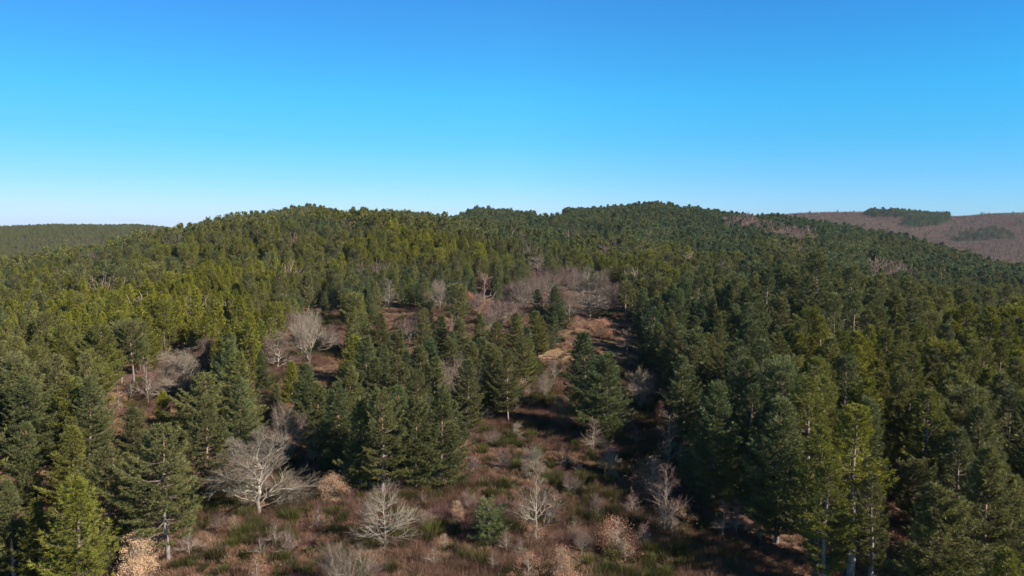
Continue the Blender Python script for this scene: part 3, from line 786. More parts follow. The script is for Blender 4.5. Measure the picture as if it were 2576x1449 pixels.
# dry-leaved young oaks
LEAFY = {}
def leafy_proto(key, seed, **k):
    th, lf, tw = leafy_shape(seed, **k)
    nv, nf = len(th[0]), None
    V2 = np.concatenate([th[0], tw[0]]); 
    LEAFY[key] = (make_mesh('trunk_' + key, V2, [th[1], tw[1] + len(th[0])], [M['oak_bark']]), make_mesh('leaves_' + key, lf[0], [lf[1]], [M['dry_leaves']], var=lf[2]), k['H'])
leafy_proto('cone_oak', 301, H=5, Rm=1.35, kind='cone', n=11000, s=0.055)
leafy_proto('round_oak', 302, H=4, Rm=1.9, kind='round', n=9000, s=0.055)
leafy_proto('thin_oak', 303, H=5.5, Rm=1.7, kind='round', n=4200, s=0.05)
leafy_proto('wide_oak', 304, H=5, Rm=1.9, kind='cone', n=8000, s=0.052)
leaf_list = [
 (345,1455,1352,72,'wide_oak',.95,'pale tan leafy oak in the left foreground, lower one of a pair','the tan leafy pair'),
 (395,1405,1318,60,'wide_oak',1.0,'pale tan leafy oak in the left foreground, upper one of a pair',None),
 (890,1228,1138,56,'cone_oak',.95,'bright tan cone-shaped young oak below the central pines','the bright tan cone-shaped oak'),
 (836,1268,1203,68,'round_oak',.6,'rounded orange-tan young oak left of the bright cone-shaped one',None),
 (1180,792,738,40,'cone_oak',.05,'orange cone-shaped young oak at the dark pine edge','the orange cone-shaped oak'),
 (1410,1078,1008,56,'round_oak',.3,'bushy reddish-tan oak left of the dark pine pair on the heath','the bushy reddish-tan oak'),
 (1640,1255,1155,95,'thin_oak',.35,'broad brown leafy oak below the white-trunked bare tree','the broad brown leafy oak'),
 (1690,1350,1262,85,'thin_oak',.5,'tan leafy oak low on the right side of the heath',None),
 (1552,1405,1308,90,'thin_oak',.2,'thin brown-leaved oak at the lower middle right of the heath',None),
 (1416,1480,1385,70,'wide_oak',.35,'leafy tan oak cut by the bottom edge right of centre',None),
 (1328,1475,1395,70,'thin_oak',.2,'brown leafy oak at the bottom edge beneath the birch-like tree',None),
 (1350,1375,1318,120,'thin_oak',.4,'low brown leaves round the foot of the birch-like tree',None),
 (1812,1215,1130,60,'thin_oak',.15,'reddish leafy oak half in the deep shade on the right',None),
 (1308,1012,955,42,'thin_oak',.5,'small tan oak at the top left edge of the heath',None),
 (1150,1322,1264,28,'cone_oak',.7,'tiny tan oak left of the lone round dark pine','the tiny tan oak'),
 (1120,1388,1345,30,'thin_oak',.8,'very small leafy oak below the lone round pine, to its left',None),
 (592,1345,1298,34,'thin_oak',.6,'small leafy oak shrub below the big gnarled oak',None),
 (1002,1245,1188,78,'thin_oak',.2,'wide pinkish-brown leafy oak right of the bright cone-shaped one',None),
 (15,1195,1140,55,'thin_oak',.5,'tan leafy oak at the left frame edge',None),
 (1512,850,806,70,'round_oak',.25,'orange-brown bush at the foot of the large oak',None),
 (1455,832,795,60,'thin_oak',.2,'low orange-brown leafy shrub on the upper rim of the clearing',None),
 (1232,800,752,46,'thin_oak',.1,'pinkish leafy oak right of the orange cone-shaped one',None),
 (1582,1075,1035,40,'thin_oak',.9,'small golden leafy shrub at the lower right foot of the pine pair',None),
 (1540,1212,1180,70,'thin_oak',.9,'low tan leafy patch round the small spreading pale tree',None),
 (1660,1075,1010,30,'thin_oak',.0,'narrow dark red leafy oak in the shade right of the pine pair',None),
 (1215,720,690,30,'thin_oak',.3,'small pink-brown leafy oak high between the pines',None),
 (2290,1170,1140,60,'thin_oak',.1,'reddish leafy shrub under the right-hand pines',None),
 (300,1040,985,50,'thin_oak',.5,'tan leafy scrub in the gap left of the pale spreading oak',None),
 (1750,1090,1050,40,'thin_oak',.1,'dull leafy oak in the dark margin of the right-hand pines',None),
 (645,1470,1400,60,'thin_oak',.1,'thin pink-brown oak at the bottom edge, left of the twiggy oak',None),
]
for px, by, ty, w, key, t, lab, short in leaf_list:
    tm, wm, H0 = LEAFY[key]
    e, x, y, h = put_two('dry_leaved_oak', 'oak tree', (tm, wm), ('trunk', 'crown'), H0, px, by, ty, w, lab, t, 'young oaks holding dry leaves')
    if short: LAND.append((px * PX, (by + ty) / 2 * PX, short))

# broken dead stems
def snag(px, by, ty, label, seed):
    rg = np.random.default_rng(seed)
    x, y, z = at_base(px, by)
    d = math.hypot(y, z - CAMZ); h = (by - ty) * PX * d / F_
    tr = empty('dead_pine_stem', label, 'dead tree', (x, y, z - 0.05), rg.uniform(0, 6), (1, 1, 1), 'broken dead stems at the left')
    segs = []
    p = np.array([0, 0, -0.3]); n = 7
    for i in range(n):
        q = np.array([rg.normal(0, 0.06), rg.normal(0, 0.06), h * (i + 1) / n])
        segs.append([*p, 0.22 - 0.012 * i, *q, 0.22 - 0.012 * (i + 1)]); p = q
    for k in range(3): segs.append([*(p + rg.normal(0, 0.04, 3)), 0.10, *(p + np.array([rg.normal(0, .08), rg.normal(0, .08), rg.uniform(.25, .6)])), 0.015])
    Vv, Ff = tubes(segs, 8)
    o = bpy.data.objects.new('trunk', make_mesh('snag', Vv, [Ff], [M['snag_wood']])); col.objects.link(o); o.parent = tr
    for k in range(6):
        zz = rg.uniform(0.35, 0.9) * h; a = rg.uniform(0, 6.28); L = rg.uniform(0.6, 2.0)
        q0 = np.array([0, 0, zz]); q1 = q0 + np.array([math.cos(a), math.sin(a), 0.15]) * L * 0.6; q2 = q1 + np.array([math.cos(a + .4), math.sin(a + .4), -0.3]) * L * 0.5
        Vv, Ff = tubes([[*q0, .05, *q1, .035], [*q1, .035, *q2, .012]], 5)
        b = bpy.data.objects.new('branch', make_mesh('stub', Vv, [Ff], [M['snag_wood']])); col.objects.link(b); b.parent = tr
    taken.append((x, y, 2.0))
snag(266, 1420, 1305, 'broken orange-topped dead pine stem right of the bright yellow-green conical pine', 3)
snag(36, 1475, 1368, 'broken pale dead stem at the left bottom corner', 5)

# ------------------------------------------------------------------ filling forest
def keep_clear(x, y, h):
    """trees neither stand in the openings nor hide them"""
    if is_open(np.array([x]), np.array([y]))[0]: return False
    return True
tk = np.array(taken)
# image-space silhouettes of hand placed small things that must stay visible
guard = []
for (px, by, ty, w, *_r) in bare_list + leaf_list:
    x, y, z = at_base(px, by); guard.append((px * PX, (by * .93 + ty * .07) * PX, y)); guard.append((px * PX, (by * .7 + ty * .3) * PX, y)); guard.append((px * PX, (by * .45 + ty * .55) * PX, y))
    if w > 100: guard.append(((px - w * .3) * PX, (by * .5 + ty * .5) * PX, y)); guard.append(((px + w * .3) * PX, (by * .5 + ty * .5) * PX, y))
# visible bits of the openings
for (gx, gy) in [(850,820),(830,880),(810,930),(660,1000),(690,960),(300,1000),(330,1020),(1390,890),(1450,850),(1500,860),(1560,850),(1600,860),(1540,900),(1360,905),
                 (90,1250),(140,1200),(390,1290),(450,1270),(330,1320),(530,1260),(1600,1100),(1640,1130),(1700,1250),(1640,960),(1360,980),(1300,1060)]:
    x, y, z = at_base(gx, gy); guard.append((gx * PX, gy * PX, y))
for th in things:
    for f in (0.78,):
        gu_, gv_ = project(th['x'], th['y'], float(height(th['x'], th['y'])) + th['h'] * f); guard.append((gu_, gv_, -th['y']))
GU = np.array(guard)
# trunks seen at a forest edge need tall bare stems behind
STEMS = [(x * PX, y * PX, r * PX) for x, y, r in [(320, 900, 45), (75, 960, 35), (865, 760, 40), (1150, 740, 35), (1640, 620, 45), (445, 660, 25), (330, 640, 60), (2340, 1150, 120), (2130, 640, 60)]]

def tint_of(u, v, x, y):
    """hue of the stand a tree grows in (from its place on the hill)"""
    n = fbm(x / 60.0, y / 60.0, 77, 3); n2 = fbm(x / 18.0, y / 18.0, 78, 2)
    X, Y = u / PX, v / PX
    t = 0.43 + 0.20 * n + 0.06 * (X < 1000)
    t = t + 0.48 * np.exp(-((X - 560) / 230) ** 2 - ((Y - 745) / 75) ** 2)       # bright stand
    t = t + 0.38 * np.exp(-((X - 1080) / 230) ** 2 - ((Y - 620) / 38) ** 2)      # crest of the spur
    t = t + 0.22 * np.exp(-((X - 150) / 260) ** 2 - ((Y - 760) / 100) ** 2)
    t = t + 0.18 * np.exp(-((X - 1650) / 350) ** 2 - ((Y - 640) / 60) ** 2)
    t = t - 0.20 * np.exp(-((X - 1300) / 450) ** 2 - ((Y - 900) / 160) ** 2)
    t = t - 0.25 * (Y < 600) * (X > 1100)
    t = t - 0.15 * (X > 1750) * (Y < 720)
    t = t + 0.16 * (X > 1950) * (Y > 720)
    return np.clip(t + 0.22 * n2 + rng.normal(0, 0.11, np.shape(x)), 0.0, 1.0)

def scatter(y0, y1, t0, t1, sp0, sp1):
    """jittered rows whose spacing grows with distance"""
    out = []
    y = y0
    while y < y1:
        sp = sp0 + (sp1 - sp0) * min(1, (y - y0) / (y1 - y0))
        n = int((t1 - t0) * y / sp)
        if n > 0:
            x = t0 * y + (np.arange(n) + rng.uniform(-0.42, 0.42, n) + rng.uniform(0, 1)) * sp
            out.append(np.stack([x, y + rng.uniform(-0.45, 0.45, n) * sp], 1))
        y += sp * 0.92
    return np.concatenate(out)

cand = scatter(58, 1130, -0.95, 1.15, 5.5, 4.3)
x, y = cand[:, 0], cand[:, 1]
z = height(x, y)
hh = rng.normal(1, 0.17, len(x)).clip(0.55, 1.4) * np.interp(y, [60, 150, 400, 1100], [13.5, 12.5, 11.5, 12.0])
tallr = np.clip((x / y - 0.27) / 0.1, 0, 1) * np.clip((300 - y) / 120, 0, 1)      # the right-hand stand is old and tall
hh *= 1 + 0.32 * tallr
okr = ~((rng.random(len(x)) < 0.16) & (tallr > 0.5))
u, v = project(x, y, z + hh * 0.8)
ub, vb = project(x, y, z)
ut, vt = project(x, y, z + hh)
stand = np.floor((fbm(x / 75.0 + 3, y / 75.0, 51, 2) + 0.25 * fbm(x / 14.0, y / 14.0, 52, 2)) * 3.2).astype(int)   # plantings of one age
sh = np.array([0.80, 1.05, 0.90, 1.15, 0.85, 1.10, 0.95])[stand % 7]
hh *= np.where(y > 150, 1 + (sh - 1) * np.interp(y, [500, 800], [1, .4]), 1.0)
okm = ~is_open(x, y) & okr
okm &= ~((y < 78) & (u > 110) & (u < 780)) & (y > 70)
# leave the crests' far sides and bare patches free
cdist = np.interp(x / y, cu, cd)
okm &= y < cdist + 45
# distances to hand placed trees
for tx, ty_, tr_ in taken:
    okm &= (x - tx) ** 2 + (y - ty_) ** 2 > (tr_ + 1.0) ** 2
# do not hide guarded places behind: tree in front of a guard point
hw = 2.7 * F_ / y
for gu, gv, gy in guard:
    hwg = hw * (0.35 if gy < 0 else 1.0); gy = abs(gy)      # a pine may half hide a pine
    okm &= ~((y < gy - 1) & (np.abs(u - gu) < hwg + 1.5) & (gv > vt - 1) & (gv < vb + 1))
# thin stands and small openings in the forest
thin = fbm(x / 28.0, y / 28.0, 40, 3)
okm &= ~((thin < -0.55) & (y > 130))
okm &= ~((stand % 7 == 3) & (rng.random(len(x)) < 0.3) & (y > 170))
# bare strip of woodland on the right shoulder, small clearing near the skyline
def img_in(poly): return inside([(a * PX, b * PX) for a, b in poly], ub, vb)
BSTRIP = [(1820, 572), (1870, 570), (1960, 590), (2040, 615), (2060, 640), (1980, 630), (1900, 610), (1830, 600)]
BS2 = [(2180, 700), (2250, 700), (2290, 740), (2200, 745)]
SKYCLR = [(1350, 548), (1400, 546), (1430, 552), (1420, 566), (1345, 566)]
bstrip = img_in(BSTRIP) | img_in(BS2)
okm &= ~(bstrip & (rng.random(len(x)) < 0.7)) & ~(img_in(SKYCLR) & (y > 600))
okm &= ~((x > 30) & (x < 140) & (y < 92) & (rng.random(len(x)) < 0.35))
x, y, z, hh, u, v, ub, vb, ut, vt, stand, tallr = [q[okm] for q in (x, y, z, hh, u, v, ub, vb, ut, vt, stand, tallr)]
tint = tint_of(u, v, x, y)
tint = np.clip(tint + np.array([-.20, .08, .0, -.10, .20, -.14, .12])[stand % 7] * np.where(y > 150, 1, .4), 0, 1)
tint = np.where((tallr > 0.5) & (u < 790) & (v > 300), tint * 0.55, tint)  # shade of the right-hand stand painted into its needle tint, darkening those pines
rr = rng.random(len(x))
right_fg = (x / y > 0.25) & (y < 260)
left_far = (x / y < 0.0)
stem = np.zeros(len(x), bool)
stem |= (stand % 7 == 3) & (rng.random(len(x)) < 0.6) & (y > 170)
for su, sv, sr in STEMS: stem |= (u - su) ** 2 + (v + 4 - sv) ** 2 < sr * sr
keys = []
for i in range(len(x)):
    r = rr[i]
    if stem[i]: k = 'tall_a' if r < .5 else 'tall_b'
    elif right_fg[i]: k = ['open_a', 'open_b', 'dense_a', 'dense_c', 'cone_a', 'tall_b'][int(np.searchsorted([.24, .48, .66, .84, .94], r))]
    elif tint[i] > 0.7: k = ['cone_a', 'cone_b', 'dense_b', 'dense_a', 'tall_b'][int(np.searchsorted([.35, .6, .8, .92], r))]
    elif tint[i] < 0.3: k = ['dense_a', 'dense_b', 'dense_c', 'cone_b', 'tall_a'][int(np.searchsorted([.3, .55, .8, .93], r))]
    else: k = ['layered_a', 'layered_b', 'dense_a', 'dense_c', 'tall_b', 'tall_a', 'cone_a'][int(np.searchsorted([.26, .46, .6, .74, .84, .92], r))]
    keys.append(k)
keys = np.array(keys)
hscale = np.where(np.char.startswith(keys, 'cone'), 0.92, np.where(np.char.startswith(keys, 'open'), 1.18, 1.0))
hh = hh * hscale
hh = np.where(y < 150, np.minimum(hh, np.where(tallr > .3, 18.5, 15.5)), hh)
# a tree is its own thing if it is one of the 300 pines that show largest
vis = (ut > -5) & (ut < W_ + 5) & (vt < H_ - 4)
size = np.where(vis, hh / y, 0)
NIND = 300 - len(HAND)
order = np.argsort(-size)[:NIND]
ind = np.zeros(len(x), bool); ind[order] = True; ind &= size > 0
zone = {}
for i in np.nonzero(ind)[0]:
    e = put_pine(keys[i], x[i], y[i], hh[i], tint[i], rng.uniform(1.0, 1.22) * (1.1 if u[i] < 330 else 1.0))
    things.append(dict(o=e, x=x[i], y=y[i], h=hh[i], t=float(tint[i]), lab=None, key=keys[i]))

# ---- words for the pines: hue, build, and where they stand next to something one can find
FORM = {'dense': 'bushy', 'layered': 'broad layered', 'cone': 'conical', 'tall': 'high-crowned', 'open': 'open tall', 'bush': 'small round'}
for th in things:
    uu, vv_ = project(th['x'], th['y'], float(height(th['x'], th['y'])) + th['h'] * 0.6)
    th['u'], th['v'] = uu, vv_
for th, hnd in zip(things, HAND):
    pass
extra = [(155, 470, 'the tall layered pines at lower left'), (75, 500, 'the bright conical pine'), (590, 395, 'the dark pine pair'), (490, 525, 'the lone round pine'),
         (860, 470, 'the pale-trunked tall pine'), (810, 440, 'the open olive pine'), (930, 530, 'the massive lower right pine'), (935, 440, 'the ovoid shaded pine'), (1000, 540, 'the lower right corner'), (1010, 300, 'the far right skyline end'),
         (555, 310, 'the tall dark pine'), (125, 370, 'the bare pink stems'), (345, 300, 'the stems by the brown gap'), (980, 350, 'the right frame edge'), (20, 350, 'the left frame edge'),
         (20, 430, 'the lower left edge'), (1000, 440, 'the lower right edge'), (720, 360, 'the shaded forest edge'), (355, 345, 'the yellow-green central pine')]
marks = LAND + extra
seen = {}
used = set(h[6] for h in HAND if h[6]) | set(b[6] for b in bare_list) | set(b[6] for b in leaf_list)
pend = []
for th in things:
    if th['lab']:
        th['o']['label'] = th['lab']; th['o']['group'] = 'pines standing in the foreground'; continue
    best = min(marks, key=lambda m: (m[0] - th['u']) ** 2 + ((m[1] - th['v']) * 1.3) ** 2)
    du, dv = th['u'] - best[0], th['v'] - best[1]
    if 'frame edge' in best[2] or 'lower left edge' in best[2] or 'lower right edge' in best[2]: rel = 'near'
    elif abs(du) > abs(dv) * 1.2: rel = 'left of' if du < 0 else 'right of'
    else: rel = 'above' if dv < 0 else 'below'
    f = FORM[th['key'].split('_')[0]]
    base = (('towering ' if th['h'] > 19 else 'small ' if th['h'] < 10.5 and 'small' not in f else '') + colour_word(th['t']), f, rel, best[2])
    seen.setdefault(base, []).append(((du * du + dv * dv), th))
ORD = 'nearest second third fourth fifth sixth seventh eighth ninth tenth eleventh twelfth thirteenth fourteenth fifteenth sixteenth seventeenth eighteenth nineteenth twentieth twenty-first twenty-second twenty-third twenty-fourth twenty-fifth'.split()
for (cw, f, rel, ph), lst in seen.items():
    lst.sort(key=lambda q: q[0])
    for i, (_d, th) in enumerate(lst):
        if len(lst) == 1: s = f'{cw} {f} pine {rel} {ph}'
        else: s = f'{ORD[min(i, 24)]} {cw} {f} pine {rel} {ph}'
        th['o']['label'] = s; th['o']['group'] = 'pines of the surrounding forest'

seen = {}
for e, su, sv, f, tn in scrub:
    best = min([m for m in marks if 'edge' not in m[2]], key=lambda m: (m[0] - su) ** 2 + ((m[1] - sv) * 1.3) ** 2)
    du, dv = su - best[0], sv - best[1]
    rel = ('left of' if du < 0 else 'right of') if abs(du) > abs(dv) * 1.2 else ('above' if dv < 0 else 'below')
    seen.setdefault(('reddish' if tn < .2 else 'brownish', f, rel, best[2]), []).append((du * du + dv * dv, e))
for (cw, f, rel, ph), lst in seen.items():
    lst.sort(key=lambda q: q[0])
    for i, (_d, e) in enumerate(lst):
        e['label'] = (f'{ORD[i]} ' if len(lst) > 1 else '') + f'{cw} {f} leafless sapling {rel} {ph}'

# ------------------------------------------------------------------ one-object masses built by geometry nodes from their own mesh
def mass(name, label, cat, protos, pts, mats, kind='stuff'):
    """protos: list of lists of (V, F, var, material index); pts: dict with xyz, pid, rz, scale (n,3), tint"""
    Vs, Fs3, Fs4, pid3, pid4, mi3, mi4, vr = [], [], [], [], [], [], [], []
    off = 0
    for k, parts in enumerate(protos):
        for Vp, Fp, vp, mi in parts:
            Vs.append(Vp); vr.append(vp if vp is not None else np.full(len(Vp), .5))
            if Fp.shape[1] == 3: Fs3.append(Fp + off); pid3.append(np.full(len(Fp), k)); mi3.append(np.full(len(Fp), 0) + mi)
            else: Fs4.append(Fp + off); pid4.append(np.full(len(Fp), k)); mi4.append(np.full(len(Fp), 0) + mi)
            off += len(Vp)
    nproto = off
    n = len(pts['xyz'])
    Vall = np.concatenate(Vs + [pts['xyz']])
    faces = []
    if Fs3: faces.append(np.concatenate(Fs3))
    if Fs4: faces.append(np.concatenate(Fs4))
    pidf = np.concatenate((pid3 if Fs3 else []) + (pid4 if Fs4 else []))
    mif = np.concatenate((mi3 if Fs3 else []) + (mi4 if Fs4 else []))
    me = make_mesh(name, Vall, faces, mats, mif, np.concatenate(vr + [np.full(n, .5)]))
    a = me.attributes.new('pid', 'INT', 'FACE'); a.data.foreach_set('value', pidf.astype(np.int32))
    def pa(nm, arr, fill, ty='FLOAT'):
        a = me.attributes.new(nm, ty, 'POINT')
        full = np.concatenate([np.full((nproto,) + arr.shape[1:], fill), arr])
        a.data.foreach_set('vector' if ty == 'FLOAT_VECTOR' else 'value', full.ravel().astype(np.int32 if ty == 'INT' else np.float32))
    pa('ppid', pts['pid'], -1, 'INT'); pa('rz', pts['rz'], 0.0); pa('size', pts['scale'], 1.0, 'FLOAT_VECTOR'); pa('tint', pts['tint'], 0.5)
    o = bpy.data.objects.new(name, me); col.objects.link(o)
    o['kind'] = kind; o['label'] = label; o['category'] = cat
    ng = bpy.data.node_groups.new(name, 'GeometryNodeTree')
    ng.interface.new_socket('Geometry', in_out='INPUT', socket_type='NodeSocketGeometry')
    ng.interface.new_socket('Geometry', in_out='OUTPUT', socket_type='NodeSocketGeometry')
    N, L = ng.nodes, ng.links
    gi, go = N.new('NodeGroupInput'), N.new('NodeGroupOutput')
    def attr(nm, ty):
        q = N.new('GeometryNodeInputNamedAttribute'); q.data_type = ty; q.inputs['Name'].default_value = nm
        return q.outputs['Attribute']
    def eq(sock, k, op='EQUAL'):
        c = N.new('FunctionNodeCompare'); c.data_type = 'INT'; c.operation = op
        L.new(sock, c.inputs[2]); c.inputs[3].default_value = k
        return c.outputs[0]
    sp = N.new('GeometryNodeSeparateGeometry'); sp.domain = 'POINT'
    L.new(gi.outputs[0], sp.inputs['Geometry']); L.new(eq(attr('ppid', 'INT'), 0, 'GREATER_EQUAL'), sp.inputs['Selection'])
    cx = N.new('ShaderNodeCombineXYZ'); L.new(attr('rz', 'FLOAT'), cx.inputs[2])
    jn = N.new('GeometryNodeJoinGeometry')
    for k in range(len(protos)):
        s2 = N.new('GeometryNodeSeparateGeometry'); s2.domain = 'FACE'
        L.new(gi.outputs[0], s2.inputs['Geometry']); L.new(eq(attr('pid', 'INT'), k), s2.inputs['Selection'])
        ip = N.new('GeometryNodeInstanceOnPoints')
        L.new(sp.outputs[0], ip.inputs['Points']); L.new(eq(attr('ppid', 'INT'), k), ip.inputs['Selection'])
        L.new(s2.outputs[0], ip.inputs['Instance']); L.new(cx.outputs[0], ip.inputs['Rotation'])
        L.new(attr('size', 'FLOAT_VECTOR'), ip.inputs['Scale'])
        L.new(ip.outputs[0], jn.inputs[0])
    L.new(jn.outputs[0], go.inputs[0])
    md = o.modifiers.new('scatter', 'NODES'); md.node_group = ng
    return o

# loose points must not be taken for faces: face separation keeps only faces of a prototype
names = list(SPEC)
kid = {k: i for i, k in enumerate(names)}
protos, H0s = [], []
for lod in (1, 2):
    for k in names:
        sd, kw = SPEC[k]
        wd_, nd_ = pine_shape(sd, lod=lod, **kw)
        bark = 2 if kw['kind'] == 'open' else 1
        protos.append([(nd_[0], nd_[1], nd_[2], 0), (wd_[0], wd_[1], None, np.where(wd_[2] > 0, 3, bark))])
        H0s.append(kw['H'])
H0s = np.array(H0s)
rest = ~ind
fx, fy, fz_, fh, ft, fk = x[rest], y[rest], z[rest], hh[rest], tint[rest], keys[rest]
pid = np.array([kid[k] for k in fk]) + np.where(fy > 420, len(names), 0)
# far left ridge
c2 = scatter(1180, 2330, -0.95, -0.22, 8.5, 9.5)
hx = c2[:, 0]; hy = c2[:, 1]
hhgt = rng.normal(9.5, 1.0, len(hx))
tt2 = np.clip(0.58 + 0.2 * fbm(hx / 150, hy / 150, 3, 3) + rng.normal(0, .08, len(hx)), 0, .8)
pk2 = rng.choice([kid[k] for k in ('dense_a', 'dense_b', 'dense_c', 'layered_b', 'layered_a')], len(hx)) + len(names)
# pines on the far right hill: the dark copse on its crest and the scattered group lower down
cop = scatter(1550, 2080, 0.30, 0.78, 6.5, 6.5)
kx, ky = cop[:, 0], cop[:, 1]; kz = height(kx, ky)
ku, kv = project(kx, ky, kz + 4)
def pin(poly): return inside([(a * PX, b * PX) for a, b in poly], ku, kv)
m1 = pin([(2175, 540), (2200, 527), (2230, 535), (2300, 535), (2385, 533), (2388, 555), (2350, 568), (2290, 572), (2265, 562), (2290, 548), (2240, 545), (2190, 545)])
m2 = pin([(2380, 600), (2430, 580), (2520, 575), (2560, 600), (2530, 620), (2440, 615), (2380, 615)]) & (rng.random(len(kx)) < 0.38)
m3 = rng.random(len(kx)) < 0.007
m1 &= (fbm(kx / 22, ky / 22, 33, 2) > -0.15) | (rng.random(len(kx)) < 0.25)
m2 &= (fbm(kx / 18, ky / 18, 34, 2) > 0.0) | (rng.random(len(kx)) < 0.12)
mm_ = m1 | m2 | m3
kx, ky, kz = kx[mm_], ky[mm_], kz[mm_]
khh = rng.normal(12, 2.4, len(kx)) * np.where(m1[mm_], 1.1, 0.85)
kp = rng.choice([kid[k] for k in ('dense_a', 'dense_c', 'layered_b', 'tall_b')], len(kx)) + len(names)
X_ = np.concatenate([fx, hx, kx]); Y_ = np.concatenate([fy, hy, ky]); Z_ = np.concatenate([fz_, height(hx, hy), kz]) - 0.1
Hh = np.concatenate([fh, hhgt, khh]); P_ = np.concatenate([pid, pk2, kp]); T_ = np.concatenate([ft, tt2, rng.uniform(0.02, .3, len(kx))])
sc = Hh / H0s[P_]; wdn = rng.uniform(.82, 1.06, len(X_)) * np.where(Y_ > 1150, 1.4, 1.0)
mass('pine_forest', 'continuous pine forest clothing the hills out to the skyline', 'forest', protos,
     dict(xyz=np.stack([X_, Y_, Z_], 1), pid=P_, rz=rng.uniform(0, 6.28, len(X_)), scale=np.stack([sc * wdn, sc * wdn, sc], 1), tint=T_),
     [M['needles'], M['pine_bark'], M['pale_bark'], M['branch_wood']])
print('pines individually', len(things), 'forest points', len(X_))

# leafless woodland of the far right hill and strips in the pine forest
bp_ = []
for k, (sd, kd, sp_) in enumerate([(401, 'vase', .5), (402, 'gnarled', .6), (403, 'vase', .3)]):
    th_, tn_, _t = bare_shape(sd, 9.0, sp_, kd, lod=1)
    bp_.append([(th_[0], th_[1], None, 0), (tn_[0], tn_[1], tn_[2], 0)])
c3 = scatter(1180, 2250, 0.24, 1.0, 7.0, 6.5)
wx, wy = c3[:, 0], c3[:, 1]; wz = height(wx, wy)
wu, wv = project(wx, wy, wz + 3)
nz_ = fbm(wx / 60, wy / 60, 91, 3)
mk = (nz_ > -0.75)
wx, wy, wz, wu = wx[mk], wy[mk], wz[mk], wu[mk]
s1 = cand[bstrip & (rng.random(len(cand)) < 0.6)]
mid = scatter(200, 950, -0.7, 0.8, 26, 30)
mid = mid[(rng.random(len(mid)) < 0.25) & ~is_open(mid[:, 0], mid[:, 1])]
mid = mid[mid[:, 1] < np.interp(mid[:, 0] / mid[:, 1], cu, cd)]
wx = np.concatenate([wx, s1[:, 0], mid[:, 0]]); wy = np.concatenate([wy, s1[:, 1], mid[:, 1]]); wz = height(wx, wy)
hb = rng.normal(1, .15, len(wx)) * np.where(wy > 1100, 6.5, 12.5)
scb = hb / 9.0
mass('bare_woodland', 'purplish-brown leafless woodland on the far right hill and in thin strips', 'woodland', bp_,
     dict(xyz=np.stack([wx, wy, wz - .1], 1), pid=rng.integers(0, 3, len(wx)), rz=rng.uniform(0, 6.28, len(wx)), scale=np.stack([scb * 1.25, scb * 1.25, scb], 1),
          tint=np.clip(np.where(wy > 1100, 0.20, 0.35) + 0.32 * fbm(wx / 120, wy / 120, 14, 3) + rng.normal(0, .15, len(wx)), 0, 1)), [M['twigs'], M['oak_bark']])

# ------------------------------------------------------------------ heath cover
def cover(name, label, cat, protos, mat, n_per_m2, fn, y1=260, tmin=-0.85, tmax=0.95, base_scale=1.0, tintf=None, seed=0):
    rg = np.random.default_rng(500 + seed)
    area = (tmax - tmin) * (y1 ** 2 - 55 ** 2) / 2
    n = int(area * n_per_m2)
    yy = np.sqrt(rg.uniform(55 ** 2, y1 ** 2, n)); tt = rg.uniform(tmin, tmax, n); xx = tt * yy
    p = fn(xx, yy)
    k = rg.random(n) < p
    xx, yy = xx[k], yy[k]
    s = rg.uniform(.6, 1.35, len(xx)) * base_scale
    tn = tintf(xx, yy) if tintf else rg.uniform(0, 1, len(xx))
    tn = np.clip(tn + rg.normal(0, .15, len(xx)), 0, 1)
    mass(name, label, cat, protos, dict(xyz=np.stack([xx, yy, height(xx, yy) - .03], 1), pid=rg.integers(0, len(protos), len(xx)), rz=rg.uniform(0, 6.28, len(xx)),
         scale=np.stack([s * rg.uniform(.8, 1.3, len(xx)), s * rg.uniform(.8, 1.3, len(xx)), s], 1), tint=tn), [mat])
    print(name, len(xx))
def pr(*a): v_, f_, w_ = tuft_shape(*a); return [(v_, f_, w_, 0)]
def dome(seed, h, rad, n, ln, wd):
    rg = np.random.default_rng(seed)
    d = unit(rg.normal(0, 1, (n, 3))); d[:, 2] = np.abs(d[:, 2])
    lump = 0.75 + 0.25 * np.sin(d[:, 0] * 5 + seed) * np.cos(d[:, 1] * 4 + seed)
    C = d * lump[:, None] * rg.uniform(.45, .95, (n, 1)) * np.array([rad, rad, h])
    v_, f_, w_ = blades(C, unit(d + np.array([0, 0, .7])), rg.uniform(.1, .9, n), 1, ln, wd, .3, rg)
    return [(v_, f_, w_, 0)]
def opn_w(xx, yy): return is_open(xx, yy).astype(float)
def clr(xx, yy): return inside(CLEARING, xx, yy)
def f_broom(xx, yy):
    n = fbm(xx / 6.0, yy / 6.0, 61, 3)
    return np.clip((n + 0.18) * 2.0, 0.08, 1) * opn_w(xx, yy) * np.where(clr(xx, yy), 0.03, 1)
def f_heather(xx, yy):
    n = fbm(xx / 11.0, yy / 11.0, 62, 3)
    return np.clip((n + 0.10) * 3.0, 0.05, 1) * opn_w(xx, yy) * np.where(clr(xx, yy), 0.02, 1)
def f_grass(xx, yy):
    n = fbm(xx / 7.0, yy / 7.0, 63, 3)
    o = opn_w(xx, yy)
    return np.clip((n + 0.30) * 2.0, 0.10, 1) * np.where(o > 0, 1.0, 0.30) * np.where(clr(xx, yy), 0.6, 1)
cover('broom_shrubs', 'dark olive-green broom thickets covering the foreground heath', 'shrubs',
      [pr(1, 1.15, .34, 300, .018, .60), pr(2, 1.45, .38, 340, .018, .5), pr(3, .85, .40, 300, .018, .8)], M['broom'], 0.55, f_broom, seed=1)
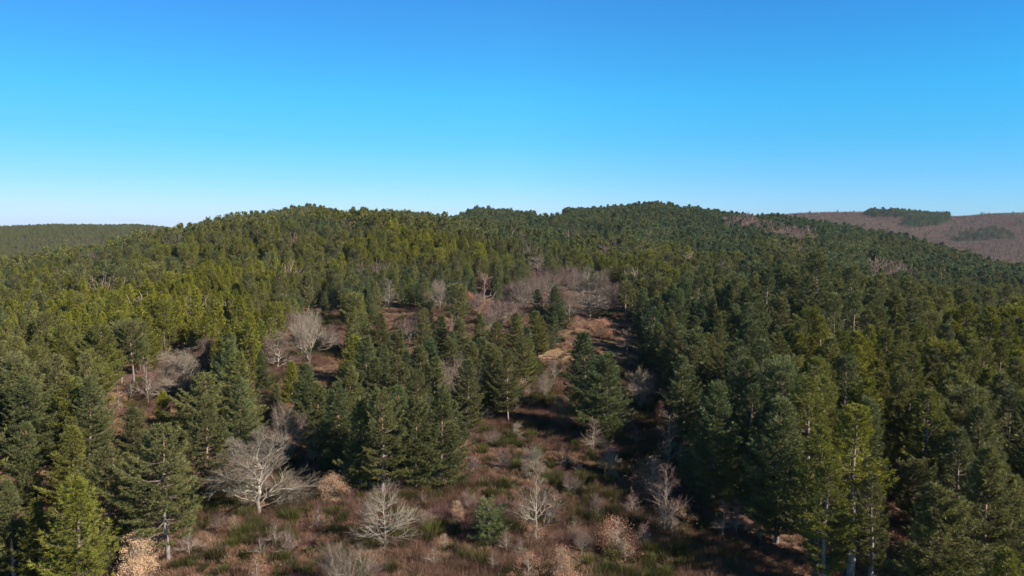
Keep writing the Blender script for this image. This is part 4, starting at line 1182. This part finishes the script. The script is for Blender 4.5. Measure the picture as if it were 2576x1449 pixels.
cover('broom_bushes', 'rounded dark olive bushes dotted thickly over the heath', 'shrubs',
      [dome(31, 1.1, .75, 700, .34, .022), dome(32, 1.4, .65, 750, .40, .020), dome(33, .8, .9, 650, .30, .022)], M['broom'], 0.42, f_broom, seed=4)
cover('russet_scrub', 'russet and pinkish-brown twiggy scrub over the heath and forest gaps', 'shrubs',
      [dome(34, 1.1, .8, 620, .36, .016), dome(35, 1.5, .7, 680, .42, .015), dome(36, .8, .9, 560, .30, .018)], M['dry_grass'], 0.22,
      lambda a, b: np.clip(.35 + fbm(a / 10, b / 10, 66, 2), .1, 1) * opn_w(a, b) * np.where(clr(a, b), .08, 1), seed=5, tintf=lambda a, b: 0.15 + 0.5 * fbm(a / 7, b / 7, 72, 2))
cover('heather', 'brown and purple twiggy heather patches on the heath', 'heather',
      [pr(4, .65, .45, 300, .013, 1.0, 1, .35), pr(5, .85, .40, 300, .012, .9, 1, .4), pr(8, 1.25, .30, 340, .012, 1.2, 1, .35)], M['heather'], 2.6, f_heather, seed=2,
      tintf=lambda a, b: 0.35 + 0.75 * fbm(a / 8, b / 8, 70, 2))
cover('dry_grass', 'tan dry grass and dead bracken between the shrubs', 'grass',
      [pr(6, .40, .40, 200, .018, 1.3, 1, .5), pr(7, .65, .35, 180, .020, 1.1, 1, .6)], M['dry_grass'], 3.0, f_grass, seed=3,
      tintf=lambda a, b: 0.4 + 0.6 * fbm(a / 4, b / 4, 71, 2))

# ------------------------------------------------------------------ the air
zmin, zmax = float(Zg.min()) - 1.0, max(float(Zg.max()) + 16.0, CAMZ + 12.0)
x0, x1, y0, y1 = -6760.0, 6760.0, -30.0, 4210.0
hv = np.array([(a, b, c) for c in (zmin, zmax) for a, b in ((x0, y0), (x1, y0), (x1, y1), (x0, y1))])
hf = np.array([(3, 2, 1, 0), (4, 5, 6, 7), (0, 1, 5, 4), (1, 2, 6, 5), (2, 3, 7, 6), (3, 0, 4, 7)])
hm, N, L = new_mat('haze')
pv = N.new('ShaderNodeVolumePrincipled'); pv.inputs['Color'].default_value = (0.70, 0.85, 1.0, 1); pv.inputs['Density'].default_value = 0.00004; pv.inputs['Anisotropy'].default_value = 0.2
ho = N.new('ShaderNodeOutputMaterial'); L.new(pv.outputs[0], ho.inputs['Volume'])
haze = bpy.data.objects.new('haze', make_mesh('haze', hv, [hf], [hm])); col.objects.link(haze)
haze['kind'] = 'stuff'; haze['label'] = 'thin blue winter haze over the distant hills'; haze['category'] = 'haze'
